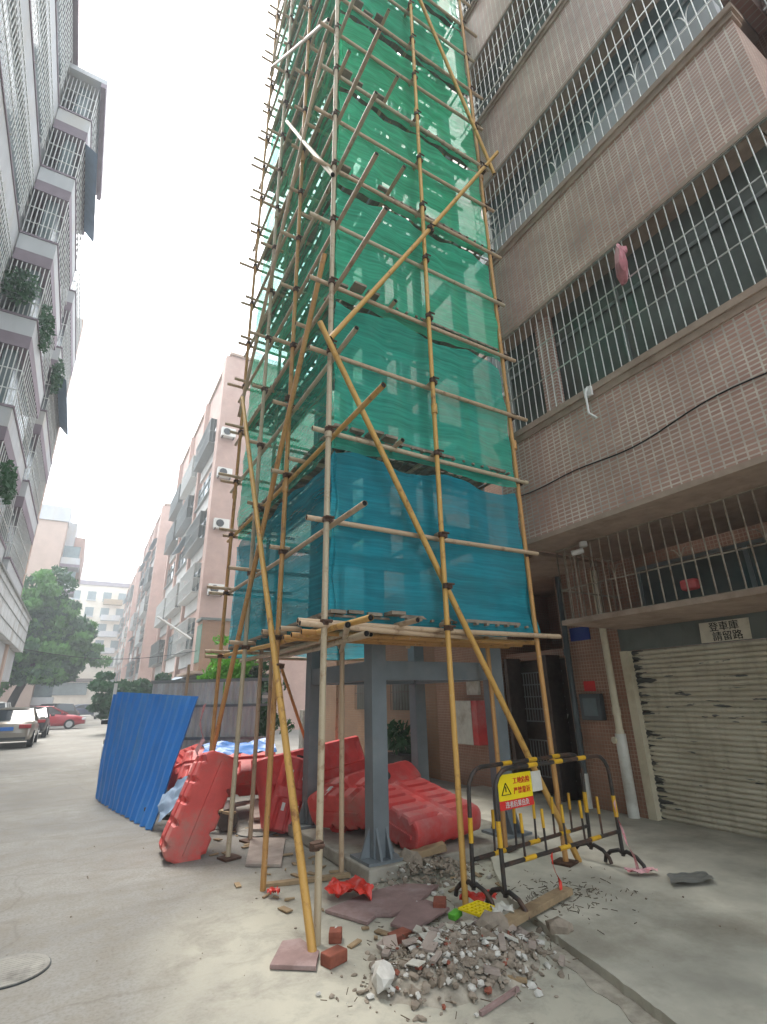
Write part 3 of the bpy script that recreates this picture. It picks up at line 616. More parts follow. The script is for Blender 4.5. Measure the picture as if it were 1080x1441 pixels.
# first floor corrugated metal enclosure
m = MB(); vs = []; n = 140
for k in range(n + 1):
    y = 15.5 + 14.5 * k / n; x = -2.58 + (.03 if (k // 2) % 2 else 0); vs += [(x, y, 3.9), (x, y, 5.45)]
m.add(vs, [(2 * k, 2 * k + 2, 2 * k + 3, 2 * k + 1) for k in range(n)]); m.box(-3.8, -2.62, 15.5, 30, 3.92, 5.4); en = m.build('metal_enclosure', 'greysheet', lb)
m = MB()
for z in (4.3, 4.8, 5.2): m.box(-2.545, -2.53, 15.5, 30, z, z + .03)
m.box(-3.8, -2.5, 15.4, 30.1, 5.45, 5.52); m.build('enclosure_rail', 'frame', en)
B(-3.7, -2.85, 16, 30, 2.6, 3.9).build('shop_canopy', 'plaster', lb)
m = MB()
for y0 in range(-10, 26, 4): m.box(LX + .002, LX + .03, y0, y0 + 3.2, .02, 2.6)
m.build('garage_doors', 'greysheet', lb)
# hanging plants on the left balconies
def leaves(m, c, rad, n, size, rng, shell=.0):
    for _ in range(n):
        while True:
            p = Vector((rng.uniform(-1, 1), rng.uniform(-1, 1), rng.uniform(-1, 1)))
            if shell <= p.length <= 1: break
        q = Vector(c) + Vector((p.x * rad[0], p.y * rad[1], p.z * rad[2])); a = Vector((rng.gauss(0, 1), rng.gauss(0, 1), rng.gauss(0, .6))).normalized(); b = a.orthogonal().normalized()
        b = (Matrix.Rotation(rng.uniform(0, 6.28), 3, a) @ b); s = size * rng.uniform(.6, 1.3); c2 = a.cross(b)
        m.add([q - b * s, q + c2 * s * .45, q + b * s, q - c2 * s * .45], [(0, 1, 2, 3)])
rng = random.Random(4)
for k, (c, rd, lab) in enumerate((((-3.3, 15.0, 13.0), (.55, .3, .6), 'bushy plant trailing from the barred balcony of the near left bay'), ((-2.65, 16.2, 12.6), (.2, .9, .7), 'trailing plant hanging outside the corner of the left balcony'), ((-2.62, 20.6, 13.6), (.2, .7, .8), 'small plant hanging on the far bay of the left block'), ((-2.65, 16.5, 7.5), (.2, 1.0, .6), 'dark leafy plant on the lower left balcony'))):
    m = MB(); leaves(m, c, rd, 380, .09, rng); tag(m.build('balcony_plant', ['leafB', 'leafB', 'leafB', 'leafB'][k]), lab, 'plant', 'plants on the left balconies')

# ================================================================== FAR BUILDINGS
def ac(loc, face, label, group='air conditioners on the facades'):
    e = empty('air_conditioner', label, 'air conditioner', group, loc)
    w, h, d = .42, .29, .16
    if face == 'y':
        B(-w, w, -d, d, -h, h).build('case', 'ac', e, .02); T([(-.1, -d - .001, 0), (-.1, -d - .02, 0)], .22, n=16).build('fan', 'fan', e)
        m = MB(); m.box(-.35, -.31, -d, d + .2, -h - .05, -h - .001); m.box(.31, .35, -d, d + .2, -h - .05, -h - .001); m.build('bracket', 'darkmetal', e)
    else:
        B(-d, d, -w, w, -h, h).build('case', 'ac', e, .02); T([(-d - .001, -.1, 0), (-d - .02, -.1, 0)], .22, n=16).build('fan', 'fan', e)
        m = MB(); m.box(-d, d + .2, -.35, -.31, -h - .05, -h - .001); m.box(-d, d + .2, .31, .35, -h - .05, -h - .001); m.build('bracket', 'darkmetal', e)
def far_block(label, X, y0, y1, H, wallm, frontm, cols, rng, fh=3.15, cages=.3):
    e = empty('apartment_building', label, 'building')
    B(X + .35, X + 13, y0, y1, -.05, H).build('wall', wallm, e)
    B(X + .2, X + 13.2, y0 - .15, y1 + .15, H, H + .18).build('roof_slab', 'roofbrown' if False else 'sill', e)
    B(X, X + .35, y0, y0 + .9, 2.6, H - .1).build('corner_pier', wallm, e)
    span = (y1 - y0 - 1.4) / cols
    nf = int((H - 1) / fh)
    for c in range(cols):
        ya = y0 + 1.1 + c * span
        B(X + .06, X + .35, ya + span - .55, ya + span - .05, 2.6, H - .1).build('pier', wallm, e)
        for f in range(nf):
            z = f * fh + .95 + .3; w = span - .9
            B(X + .22, X + .349, ya, ya + w + .2, z - .95, z - .05).build('spandrel', frontm, e)
            fr = B(X + .26, X + .34, ya + .12, ya + w + .08, z, z + 1.65).build('window', 'glass' if rng.random() < .5 else 'glass_grey', e)
            m = MB(); m.box(X + .05, X + .345, ya, ya + w + .2, z - .05, z - .001)
            for q in range(4): yy = ya + .12 + (w - .06) * q / 3; m.box(X + .2, X + .259, yy, yy + .06, z, z + 1.65)
            m.box(X + .2, X + .259, ya + .12, ya + w + .08, z + 1.1, z + 1.15); m.build('frame', 'frame', fr)
            if rng.random() < cages:
                m = MB(); y_, z_ = ya, z - .2; d = X - .35
                for q in range(int(w / .2)): m.box(d, d + .02, y_ + q * .2, y_ + q * .2 + .02, z_, z_ + 1.7)
                for q in range(3): m.box(d + .2 * q, d + .2 * q + .02, y_ - .01, y_ + .01, z_, z_ + 1.7)
                for zz in (z_, z_ + .8, z_ + 1.68): m.box(d, X + .2, y_ - .02, y_ + w, zz, zz + .03)
                m.build('window_cage', 'frame' if rng.random() < .5 else 'bar_white', e)
            elif rng.random() < .45:
                MB().add([(X + .2, ya, z + 1.8), (X - .35, ya - .05, z + 1.5), (X - .35, ya + w + .2, z + 1.5), (X + .2, ya + w + .15, z + 1.8), (X + .2, ya, z + 1.77), (X - .34, ya - .05, z + 1.47), (X - .34, ya + w + .2, z + 1.47), (X + .2, ya + w + .15, z + 1.77)], [(0, 1, 2, 3), (7, 6, 5, 4), (1, 5, 6, 2)]).build('awning', 'awn2', e)
    return e
rng = random.Random(9)
r2 = far_block('pink tiled block behind the scaffold with air conditioners on its bare end wall', 5.0, 28.4, 47.5, 22.8, 'tile_far', 'facade', 3, rng)
r3 = far_block('second pink tiled block along the street, beyond the one with air conditioners', 5.0, 57.5, 77, 22.3, 'tile_far', 'facade', 3, rng)
r4 = far_block('smallest and farthest pink block on the right side of the street', 5.0, 84, 105, 21.2, 'tile_far', 'facade', 3, rng)
for x, z, lab in ((5.55, 17.0, 'topmost of the four air conditioners on the pink end wall'), (5.55, 14.3, 'second air conditioner from the top on the pink end wall'), (5.65, 11.1, 'third air conditioner down the pink end wall, above a pipe bracket'), (5.7, 7.3, 'lowest air conditioner on the pink end wall, above the green glass box')): ac((x, 28.18, z), 'y', lab)
m = B(5.02, 8.2, 27.2, 28.39, 3.0, 5.5); e = m.build('glass_lean_to', 'orange_tile', r2); B(4.98, 5.015, 27.18, 28.38, 3.4, 5.3).build('pane', 'lean', e); B(4.9, 8.3, 27.1, 28.39, 5.5, 5.62).build('roof', 'hdr', e)
m = MB(); m.box(4.2, 8, 24.5, 28.3, 2.75, 2.85); m.build('porch_roof', 'sill', r2); m = MB(); m.box(4.6, 8, 25, 28.3, .0, 2.74); m.build('porch_wall', 'dark', r2)
T([(4.2, 25.2, 4.3), (2.6, 24.9, 5.2)], .05).build('awning_arm', 'white', r2)
# beige block far left with balconies at its street end
e = empty('apartment_building', 'beige blank walled block rising behind the big green tree', 'building')
B(-22, -3.7, 60, 74, 0, 21.0).build('wall', 'tile_far2', e); B(-22.2, -3.6, 59.8, 74.2, 19.6, 21.2).build('parapet', 'plaster', e); B(-3.69, -2.9, 62, 74, 0, 20.2).build('stair_tower', 'plaster', e); B(-2.88, -1.9, 63, 74, 15.6, 18.9).build('tower_head', 'tile_far', e)
for f in range(6):
    z = 1.2 + f * 2.75
    p = MB(); p.box(-3.68, -1.95, 60.4, 62.8, z, z + .12); p.box(-3.68, -1.95, 60.4, 60.52, z + .12, z + 1.0); p.box(-2.07, -1.95, 60.52, 62.8, z + .12, z + 1.0); p = p.build('balcony', 'plaster', e)
    B(-3.6, -2.1, 60.7, 60.8, z + 1.0, z + 2.3).build('window', 'glass_grey', e); B(-3.7, -1.9, 60.35, 60.39, z + .0, z + .3).build('balcony_edge', 'maroon', p)
# cream block closing the street
e = empty('apartment_building', 'cream block with small windows closing the far end of the street', 'building')
B(-14, 12, 110, 122, 0, 22.8).build('wall', 'cream', e); B(-14.5, 12.5, 109.6, 122.5, 22.8, 23.6).build('roof_eave', 'maroon', e)
for f in range(7):
    for k in range(7):
        x = -9 + k * 2.6; z = 2 + f * 3
        w = B(x, x + 1.4, 109.9, 109.98, z, z + 1.6).build('window', 'glass_grey', e); B(x - .1, x + 1.5, 109.7, 109.98, z - .2, z - .02).build('sill', 'plaster', w)
    if f > 2: B(1.6, 4.8, 108.9, 109.98, f * 3 + 1.2, f * 3 + 2.2).build('balcony', 'wood' if f == 6 else 'plaster', e)
e = empty('low_house', 'low flat roofed house with a brown window band behind the parked cars', 'building')
B(-6, 4, 96, 105, 0, 6.2).build('wall', 'cream', e); B(-4, 1.2, 95.7, 95.99, 2.8, 4.6).build('window', 'glass_grey', e); B(-4.6, 1.8, 94.9, 95.69, 4.7, 5.2).build('canopy', 'roofbrown', e)
e = empty('gate_house', 'small brown hut standing behind the dark tree trunks', 'building')
B(-10, -6.8, 72, 76, 0, 2.7).build('wall', 'roofbrown', e); MB().prism([(-10.6, 2.7), (-6.2, 2.7), (-8.4, 3.9)], 71.5, 76.5, lambda a, b, c: (a, c, b)).build('roof', 'sill', e)

# ================================================================== TREES
def tree(name, label, base, trunk_pts, r0, clumps, n, size, mats, rng, group=None):
    e = empty(name, label, 'tree' if 'tree' in name else 'bush', group, (0, 0, 0)); m = MB()
    for pts in trunk_pts: m.tube(pts, [r0 * (1 - .6 * i / (len(pts) - 1)) for i in range(len(pts))], 8)
    if trunk_pts: m.build('trunk', 'bark', e)
    for mt in mats:
        m = MB()
        for c, rad in clumps:
            for _ in range(7):
                o = Vector((rng.gauss(0, .5), rng.gauss(0, .5), rng.gauss(0, .5))); cc = Vector(c) + Vector((o.x * rad[0], o.y * rad[1], o.z * rad[2])); k = rng.uniform(.3, .6)
                leaves(m, cc, (rad[0] * k, rad[1] * k, rad[2] * k * .8), n // (7 * len(mats)), size, rng, .35)
        m.build('crown', mt, e)
rng = random.Random(2)
cl = [((-5.6 + rng.uniform(-2.6, 2.6), 50 + rng.uniform(-3, 3), 7.2 + rng.uniform(-2.6, 2.6)), (2.0, 2.0, 1.5)) for _ in range(20)] + [((-1.2, 49, 4.6), (1.6, 1.6, 1.1)), ((-.2, 50, 6.9), (1.3, 1.5, 1.2)), ((-2.5, 48, 3.6), (1.8, 1.6, .8)), ((-1.6, 50, 6.4), (1.8, 2, 1.3)), ((-3.2, 49, 10.2), (1.7, 1.8, 1.6)), ((-.6, 50, 5.2), (1.4, 1.5, 1.0)), ((-4.6, 47.5, 5.4), (2.2, 2, 1.3)), ((-7, 48, 4.8), (2, 2, 1.2)), ((-2.4, 51, 8.2), (1.6, 1.6, 1.3))]
tree('broadleaf_tree', 'big spreading green tree behind the parked silver car', 0, [[(-7.0, 48, 0), (-6.6, 48, 2), (-5.9, 48.5, 4.5), (-4, 49, 7.5)], [(-6.7, 48, 1.4), (-7.4, 48, 3.6), (-8, 49, 7)], [(-4.7, 50, 0), (-4.1, 50, 2.4), (-3, 50, 5.5), (-2.2, 50, 8)]], .36, cl, 1500, .27, ['leafA', 'leafB'], rng)
cl = [((2.9 + rng.uniform(-1.9, 1.6), 33 + rng.uniform(-1.2, 1.2), 1.9 + rng.uniform(-.5, .9)), (.9, .9, .6)) for _ in range(13)]
tree('shrub', 'dark green bushes behind the top of the blue corrugated sheet', 0, [[(3, 33, 0), (3, 33, 2)]], .08, cl, 1000, .16, ['leafB'], rng, 'greenery behind the fence')
cl = [((3.6 + rng.uniform(-.6, .5), 12.8 + rng.uniform(-.4, .6), 1.5 + rng.uniform(-1.1, .9)), (.5, .5, .5)) for _ in range(11)]
tree('shrub', 'tall leafy dark shrub seen under the scaffold deck beside the grey fence', 0, [[(3.6, 12.8, 0), (3.6, 12.8, 2.4)]], .05, cl, 420, .075, ['leafB'], rng, 'greenery behind the fence')
cl = [((3.2 + rng.uniform(-.5, .5), 12.4 + rng.uniform(-.3, .4), 2.2 + rng.uniform(-.25, .35)), (.4, .4, .3)) for _ in range(6)]
tree('shrub', 'fresh light green shrub top above the grey fence', 0, [[(3.2, 12.5, 0), (3.2, 12.4, 2)]], .04, cl, 300, .07, ['leafC'], rng, 'greenery behind the fence')
e = empty('potted_plant', 'plant in a dark planter against the orange tiled wall behind the lift shaft', 'plant')
B(6.0, 6.5, 9.7, 10.6, .02, .45).build('planter', 'dark', e, .02); m = MB(); leaves(m, (6.2, 10.1, .75), (.3, .5, .35), 260, .1, random.Random(6)); m.build('foliage', 'leafB', e)
tag(MB().box(4.5, 5.0, 11.5, 11.7, .01, 1.35).build('stone_slab', 'stone'), 'pale mottled stone slab leaning near the dark shrub', 'stone')

# ================================================================== CARS
def car(label, loc, yaw, paint, kind='sedan', W=1.78, H=1.45, Ln=4.55, plate=True):
    e = empty('parked_car', label, 'car', 'cars parked along the street', loc); e.rotation_euler = (0, 0, yaw)
    hw = W / 2; hl = Ln / 2
    # x forward; profile (x, ztop of lower body, half width)
    st = [(-hl, .55, .80), (-hl + .05, .82, .86), (-hl + .25, .95, .93), (-1.3, .98, 1), (-.5, .95, 1), (.6, .93, 1), (1.0, .90, .99), (1.6, .82, .95), (hl - .2, .70, .86), (hl - .04, .60, .76), (hl, .45, .68)]
    if kind != 'sedan': st = [(-hl, .6, .88), (-hl + .04, .95, .93), (-hl + .2, 1.05, .97), (-1.3, 1.06, 1), (-.5, 1.03, 1), (.6, 1.02, 1), (1.1, 1.0, .99), (1.7, .95, .95), (hl - .15, .85, .88), (hl, .5, .75)]
    rings = []
    for x, zt, k in st:
        w = hw * k; zl = .22 if abs(x) < hl - .3 else .3
        rings.append([(x, -w * .93, zl), (x, -w, .42), (x, -w, zt - .16), (x, -w * .9, zt), (x, -w * .4, zt + .03), (x, w * .4, zt + .03), (x, w * .9, zt), (x, w, zt - .16), (x, w, .42), (x, w * .93, zl)])
    MB().loft(rings).build('body', paint, e)
    zs = .96 if kind == 'sedan' else 1.04
    if kind == 'sedan': lo = (-1.75, 1.15); hi = (-1.0, .25)
    else: lo = (-hl + .25, 1.2); hi = (-hl + .55, .35)
    wl, wh = hw * .89, hw * .7
    def P(x, y, z): return (x, y, z)
    a = [P(lo[0], -wl, zs), P(lo[1], -wl, zs - .04), P(lo[1], wl, zs - .04), P(lo[0], wl, zs)]
    b = [P(hi[0], -wh, H - .04), P(hi[1], -wh, H - .02), P(hi[1], wh, H - .02), P(hi[0], wh, H - .04)]
    MB().add([Vector(p) for p in a + b], [(0, 1, 5, 4), (2, 3, 7, 6), (1, 2, 6, 5), (3, 0, 4, 7)]).build('window', 'carglass', e)
    r = MB(); r.loft([[(hi[0] - .06, y, z) for y, z in ((-wh, H - .07), (-wh * .6, H - .02), (wh * .6, H - .02), (wh, H - .07))] + [(hi[0] - .06, 0, H - .06)], [((hi[0] + hi[1]) / 2, y, z) for y, z in ((-wh - .02, H - .04), (-wh * .6, H + .02), (wh * .6, H + .02), (wh + .02, H - .04))] + [((hi[0] + hi[1]) / 2, 0, H - .05)], [(hi[1] + .06, y, z) for y, z in ((-wh, H - .06), (-wh * .6, H - .01), (wh * .6, H - .01), (wh, H - .06))] + [(hi[1] + .06, 0, H - .06)]]).build('roof', paint, e)
    pm = MB()
    for s in (-1, 1):
        for xa, xb in ((lo[0], hi[0]), (lo[1], hi[1]), ((lo[0] + lo[1]) / 2, (hi[0] + hi[1]) / 2)): pm.beam((xa, s * (wl + .004), zs - .02), (xb, s * (wh + .004), H - .05), .07, .05)
    pm.build('pillar', paint, e)
    for x in (-hl + .85, hl - .88):
        for s in (-1, 1):
            y = s * (hw - .09)
            w = T([(x, y - .1, .31), (x, y + .1, .31)], .31, n=20).build('wheel', 'tyre', e); T([(x, s * (hw + .012), .31), (x, s * (hw + .022), .31)], .2, n=14).build('rim', 'rim', w)
    for s in (-1, 1):
        MB().obox((hl - .1, s * hw * .62, .62), (1, 0, 0), (0, 1, 0), (0, 0, 1), .1, .2, .07).build('headlight', 'lampw', e, .02)
        MB().obox((-hl + .04, s * hw * .66, .80), (1, 0, 0), (0, 1, 0), (0, 0, 1), .06, .2, .07).build('tail_light', 'lampred', e, .02)
        MB().obox((lo[1] - .25, s * (hw + .08), zs + .05), (1, 0, 0), (0, 1, 0), (0, 0, 1), .06, .09, .06).build('mirror', paint, e, .02)
    B(-hl - .012, -hl + .05, -.23, .23, .66, .79).build('number_plate', 'plate', e)
    B(-hl - .008, -hl + .06, -hw * .75, hw * .75, .32, .42).build('bumper', 'fan', e)
cp = {k: carpaint('car_paint_' + k, h, mt) for k, h, mt in (('silver', '857e75', .5), ('dark', '2a2c30', .3), ('red', 'a3202c', .2), ('white', 'd6d6d4', 0), ('blue', '23345c', .3), ('grey', '5a5550', .4))}
car('silver sedan with a blue number plate, nearest car on the left', (-2.15, 27.6, 0), R(90), cp['silver'], 'sedan', 1.8, 1.47, 4.6)
car('dark sedan parked just beyond the silver one', (-1.95, 34.2, 0), R(90), cp['dark'])
car('white van partly hidden behind the silver sedan', (-4.0, 38, 0), R(90), cp['white'], 'suv', 1.8, 1.75, 4.4)
car('bright red sedan parked across the street end, nose to the right', (-1.5, 42.5, 0), R(-3), cp['red'])
car('dark grey car parked behind the red sedan', (-1.9, 50, 0), R(180), cp['grey'], 'suv', 1.8, 1.6)
car('dark blue car parked far away before the low house', (1.2, 78, 0), R(20), cp['blue'])
car('white car far away, left of the dark blue one', (-1.1, 80, 0), R(20), cp['white'])
car('white car far away, half hidden by the blue corrugated sheet', (3.2, 66, 0), R(75), cp['white'], 'suv')
car('dark car parked right behind the blue corrugated sheet', (1.75, 16.2, 0), R(90), cp['dark'], 'suv', 1.75, 1.6, 4.3)
# ================================================================== BLUE SHEET, GREY FENCE
def corr_sheet(name, label, a, b, c, d, mat, cat, waves=11, depth=.022, torn=0, seed=1):
    # a bottom-left, b bottom-right, c top-right, d top-left ; smooth trapezoid corrugation, two-sided
    a, b, c, d = map(Vector, (a, b, c, d)); nrm = (b - a).cross(d - a).normalized(); rg = random.Random(seed); nu = waves * 8; nv = 16; m = MB()
    for off, flip in ((0, False), (.004, True)):
        vs = []
        for j in range(nv + 1):
            for i in range(nu + 1):
                u, v = i / nu, j / nv; lo = a.lerp(b, u); hi = d.lerp(c, u)
                p = lo.lerp(hi, v); ph = (i % 8) / 8; w = max(-1, min(1, 2.2 * math.sin(ph * 2 * math.pi)))
                p = p + nrm * (depth * w + off + .03 * math.sin(v * 3 + u * 5) * .5 + .010 * math.sin(v * 9 + u * 13 + seed) * math.sin(u * 7 - v * 4) + .05 * max(0, .22 - math.hypot(u - .62, v - .72)) + .06 * max(0, .18 - math.hypot(u - .45, v - .2)))
                if j == 0: p.z += abs(rg.gauss(0, torn))
                vs.append(p)
        w_ = nu + 1; fs = [(j * w_ + i, j * w_ + i + 1, (j + 1) * w_ + i + 1, (j + 1) * w_ + i) for j in range(nv) for i in range(nu)]
        if flip: fs = [tuple(reversed(f)) for f in fs]
        m.add(vs, fs)
    return tag(m.build(name, mat), label, cat)
corr_sheet('corrugated_sheet', 'large bright blue corrugated metal sheet leaning by the road', (.62, 11.0, .005), (1.11, 8.1, .005), (1.60, 8.35, 1.66), (.64, 10.9, 1.78), 'blue', 'metal sheet', 12, .022, .012, 1)
corr_sheet('corrugated_sheet', 'narrow blue corrugated strip at the far edge of the large blue sheet', (.60, 11.5, .005), (.64, 10.8, .005), (.70, 10.9, 1.72), (.62, 11.5, 1.75), 'blue', 'metal sheet', 4, .02, .01, 2)
tag(MB().prism([(.60, .002), (.66, .002), (.66, 1.95), (.60, 1.95)], 11.55, 11.6, lambda a, b, c: (a, c, b)).build('fence_post', 'white'), 'thin white post sticking up at the far edge of the blue sheet', 'post')
e = empty('hoarding', 'grey corrugated hoarding panels behind the red barriers', 'fence')
for k in range(3):
    x0, y0 = 1.35 + k * .62, 12.0 - k * .5
    s_ = corr_sheet('panel', None, (x0, y0, .02), (x0 + .6, y0 - .48, .02), (x0 + .6, y0 - .48, 1.95), (x0, y0, 1.95), 'greysheet', None, 6, .02, 0, 5 + k); s_.parent = e
m = MB(); m.beam((1.3, 11.93, 1.5), (3.3, 10.35, 1.5), .04, .05); m.beam((1.3, 11.93, .9), (3.3, 10.35, .9), .04, .05); m.beam((1.3, 11.93, 1.98), (3.3, 10.35, 1.98), .05, .06); m.build('rail', 'frame', e)
MB().box(3.18, 3.32, 10.3, 10.36, 1.62, 1.68).build('rail_cap', 'white', e)
T([(1.9, 11.3, 0), (1.9, 11.3, 2.3)], .03).build('post', 'pb', e)

# ================================================================== RED WATER BARRIERS
def barrier(label, o, ax, az, Lx=1.35, Hz=.75, Tb=.46, Tt=.26, mat='red', slots=0, ribs=5):
    ax = Vector(ax).normalized(); az = Vector(az); az = (az - ax * az.dot(ax)).normalized(); ay = az.cross(ax)
    e = empty('water_barrier', label, 'barrier', 'red plastic water barriers', o)
    rings = []; n_long = ribs * 16; TS = (0, .012, .03, .07, .14, .25, .36, .41, .43, .5, .56, .58, .64, .75, .86, .93, .97, 1)
    for t in TS:
        z = Hz * t; ed = min(t, 1 - t) * Hz; rr = .03; shrink = 0 if ed >= rr else rr - math.sqrt(max(0, rr * rr - (rr - ed) ** 2))
        th = (Tb + (Tt - Tb) * t) / 2 - shrink; ln = Lx / 2 - shrink - .03 * t
        if .42 < t < .57: th -= .03
        pts = []; r = min(.12, th * .7)
        for i in range(n_long + 1):
            x = -ln + r + (2 * ln - 2 * r) * i / n_long; g = .042 * min(1, 2.2 * max(0, math.cos(i / n_long * ribs * 2 * math.pi) - .45)) * (1 if t < .38 or .6 < t < .9 else .12); pts.append((x, -th + g))
        for k in range(1, 8): a = -math.pi / 2 + math.pi * k / 8; pts.append((ln - r + r * math.cos(a), (th - r) * (1 if a > 0 else -1) + r * math.sin(a) if abs(a) > 1e-6 else 0))
        for i in range(n_long + 1):
            x = ln - r - (2 * ln - 2 * r) * i / n_long; g = .042 * min(1, 2.2 * max(0, math.cos(i / n_long * ribs * 2 * math.pi) - .45)) * (1 if t < .38 or .6 < t < .9 else .12); pts.append((x, th - g))
        for k in range(1, 8): a = math.pi / 2 + math.pi * k / 8; pts.append((-ln + r + r * math.cos(a), (th - r) * (1 if a < math.pi else -1) + r * math.sin(a) if abs(a - math.pi) > 1e-6 else 0))
        rings.append([ax * p[0] + ay * p[1] + az * z for p in pts])
    m = MB().loft(rings); sh_ = m.build('shell', mat, e); sh_.data.set_sharp_from_angle(angle=R(38))
    b = MB()  # moulded seam along the foot, filler cap on top
    b.obox(az * -.008, ax, ay, az, Lx * .42, .018, .012); b.build('seam', mat, e)
    c = MB(); c.tube([az * Hz, az * (Hz + .03)], .06, 14); c.build('filler_cap', 'fan', e)
    for k in range(slots):
        q = MB(); u = (-.35 + .7 * (k % 2)) * Lx * .5; v = .25 + .45 * (k // 2); th = (Tb + (Tt - Tb) * v) / 2
        q.obox(ax * u + az * Hz * v - ay * (th - .012), ax, ay, az, .02, .012, .09); q.build('reflector', 'white', e)
    return e
barrier('red barrier leaning on end beside the blue sheet, its flat foot facing the road', (1.42, 6.52, .49), (.36, .06, .93), (-.06, .99, .03), 1.12, .6, .46, .3, 'red2', 0, 4)
barrier('large red barrier tilted upright behind the lift shaft columns', (3.2, 7.3, .12), (1, .18, .12), (-.05, .3, 1), 1.75, .85, .42, .28, 'red', 0, 5)
barrier('narrow red barrier with white slots standing at the left of the large one', (2.52, 7.05, .02), (.93, -.2, -.28), (-.12, .2, 1), .5, .86, .3, .22, 'red', 4, 2)
barrier('small crumpled red barrier on the plinth behind the grey column', (2.78, 6.0, .36), (.45, -.85, .05), (.75, .35, .35), .8, .5, .40, .28, 'red2', 1, 3)
barrier('red barrier slumped over the plinth in front, sloping toward the black barricade', (3.08, 5.42, .36), (-.13, .97, .2), (.97, .16, .06), 1.15, .98, .34, .26, 'red', 0, 5)
barrier('red barrier lying behind the sloping one with a filler hole on top', (3.45, 6.5, .2), (.95, .28, .06), (.1, -.5, .62), 1.3, .6, .44, .34, 'red', 0, 5)
barrier('red barrier lying flat under blue tarpaulin scraps near the hoarding', (2.2, 8.6, .38), (.96, -.25, .02), (.1, .55, .35), 1.5, .7, .44, .3, 'red2', 0, 5)
barrier('faded red barrier farthest back beside the hoarding', (2.0, 9.6, .35), (.6, .75, .1), (-.5, .5, .6), 1.2, .6, .42, .3, 'red2', 0, 4)
def crumple(name, label, cat, quad, mat, amp, seed, n=14, lift=.02):
    a, b, c, d = map(Vector, quad); rg = random.Random(seed); m = MB(); ph = [rg.uniform(0, 6) for _ in range(6)]; vs = []
    for j in range(n + 1):
        for i in range(n + 1):
            u, v = i / n, j / n; p = a.lerp(b, u).lerp(d.lerp(c, u), v)
            p.z += lift + amp * (math.sin(u * 9 + ph[0] + v * 4) * math.sin(v * 11 + ph[1]) + .6 * math.sin(u * 19 + ph[2]) * math.cos(v * 17 + ph[3]) + 1.0) + rg.uniform(0, amp * .5)
            p += Vector((math.sin(v * 7 + ph[4]), math.cos(u * 8 + ph[5]), 0)) * amp * .8; vs.append(p)
    w = n + 1; m.add(vs, [(j * w + i, j * w + i + 1, (j + 1) * w + i + 1, (j + 1) * w + i) for j in range(n) for i in range(n)], True)
    return tag(m.build(name, mat), label, cat)
crumple('tarpaulin', 'crumpled blue tarpaulin lying over the flat red barrier', 'tarpaulin', ((1.75, 8.3, .78), (2.75, 8.0, .8), (2.8, 8.6, .92), (1.8, 8.8, .9)), 'blue', .035, 3)
crumple('tarpaulin', 'blue scrap hanging between the blue sheet and the leaning barrier', 'tarpaulin', ((1.15, 7.9, .1), (1.45, 7.7, .35), (1.5, 8.1, .6), (1.2, 8.2, .35)), 'awn', .03, 8)
e = empty('scrap_pile', 'pile of dark scrap pipes and timber between the blue sheet and the shrub', 'scrap')
rg = random.Random(12)
for k in range(9):
    a = Vector((1.5 + rg.uniform(0, 1.3), 7.6 + rg.uniform(-.2, .9), .06 + k * .02)); an = rg.uniform(0, 3.1); l = rg.uniform(.5, 1.1)
    b = a + Vector((math.cos(an) * l, math.sin(an) * l, rg.uniform(-.03, .12)))
    (T([a, b], rg.uniform(.02, .05), n=8) if k % 2 else MB().beam(a, b, .1, .03)).build('scrap_pipe' if k % 2 else 'scrap_board', ['wood', 'darkmetal', 'ply2', 'frame'][k % 4], e)
T([(1.95, 7.5, .14), (2.05, 8.0, .16)], .13, n=16).build('drum', 'darkmetal', e)

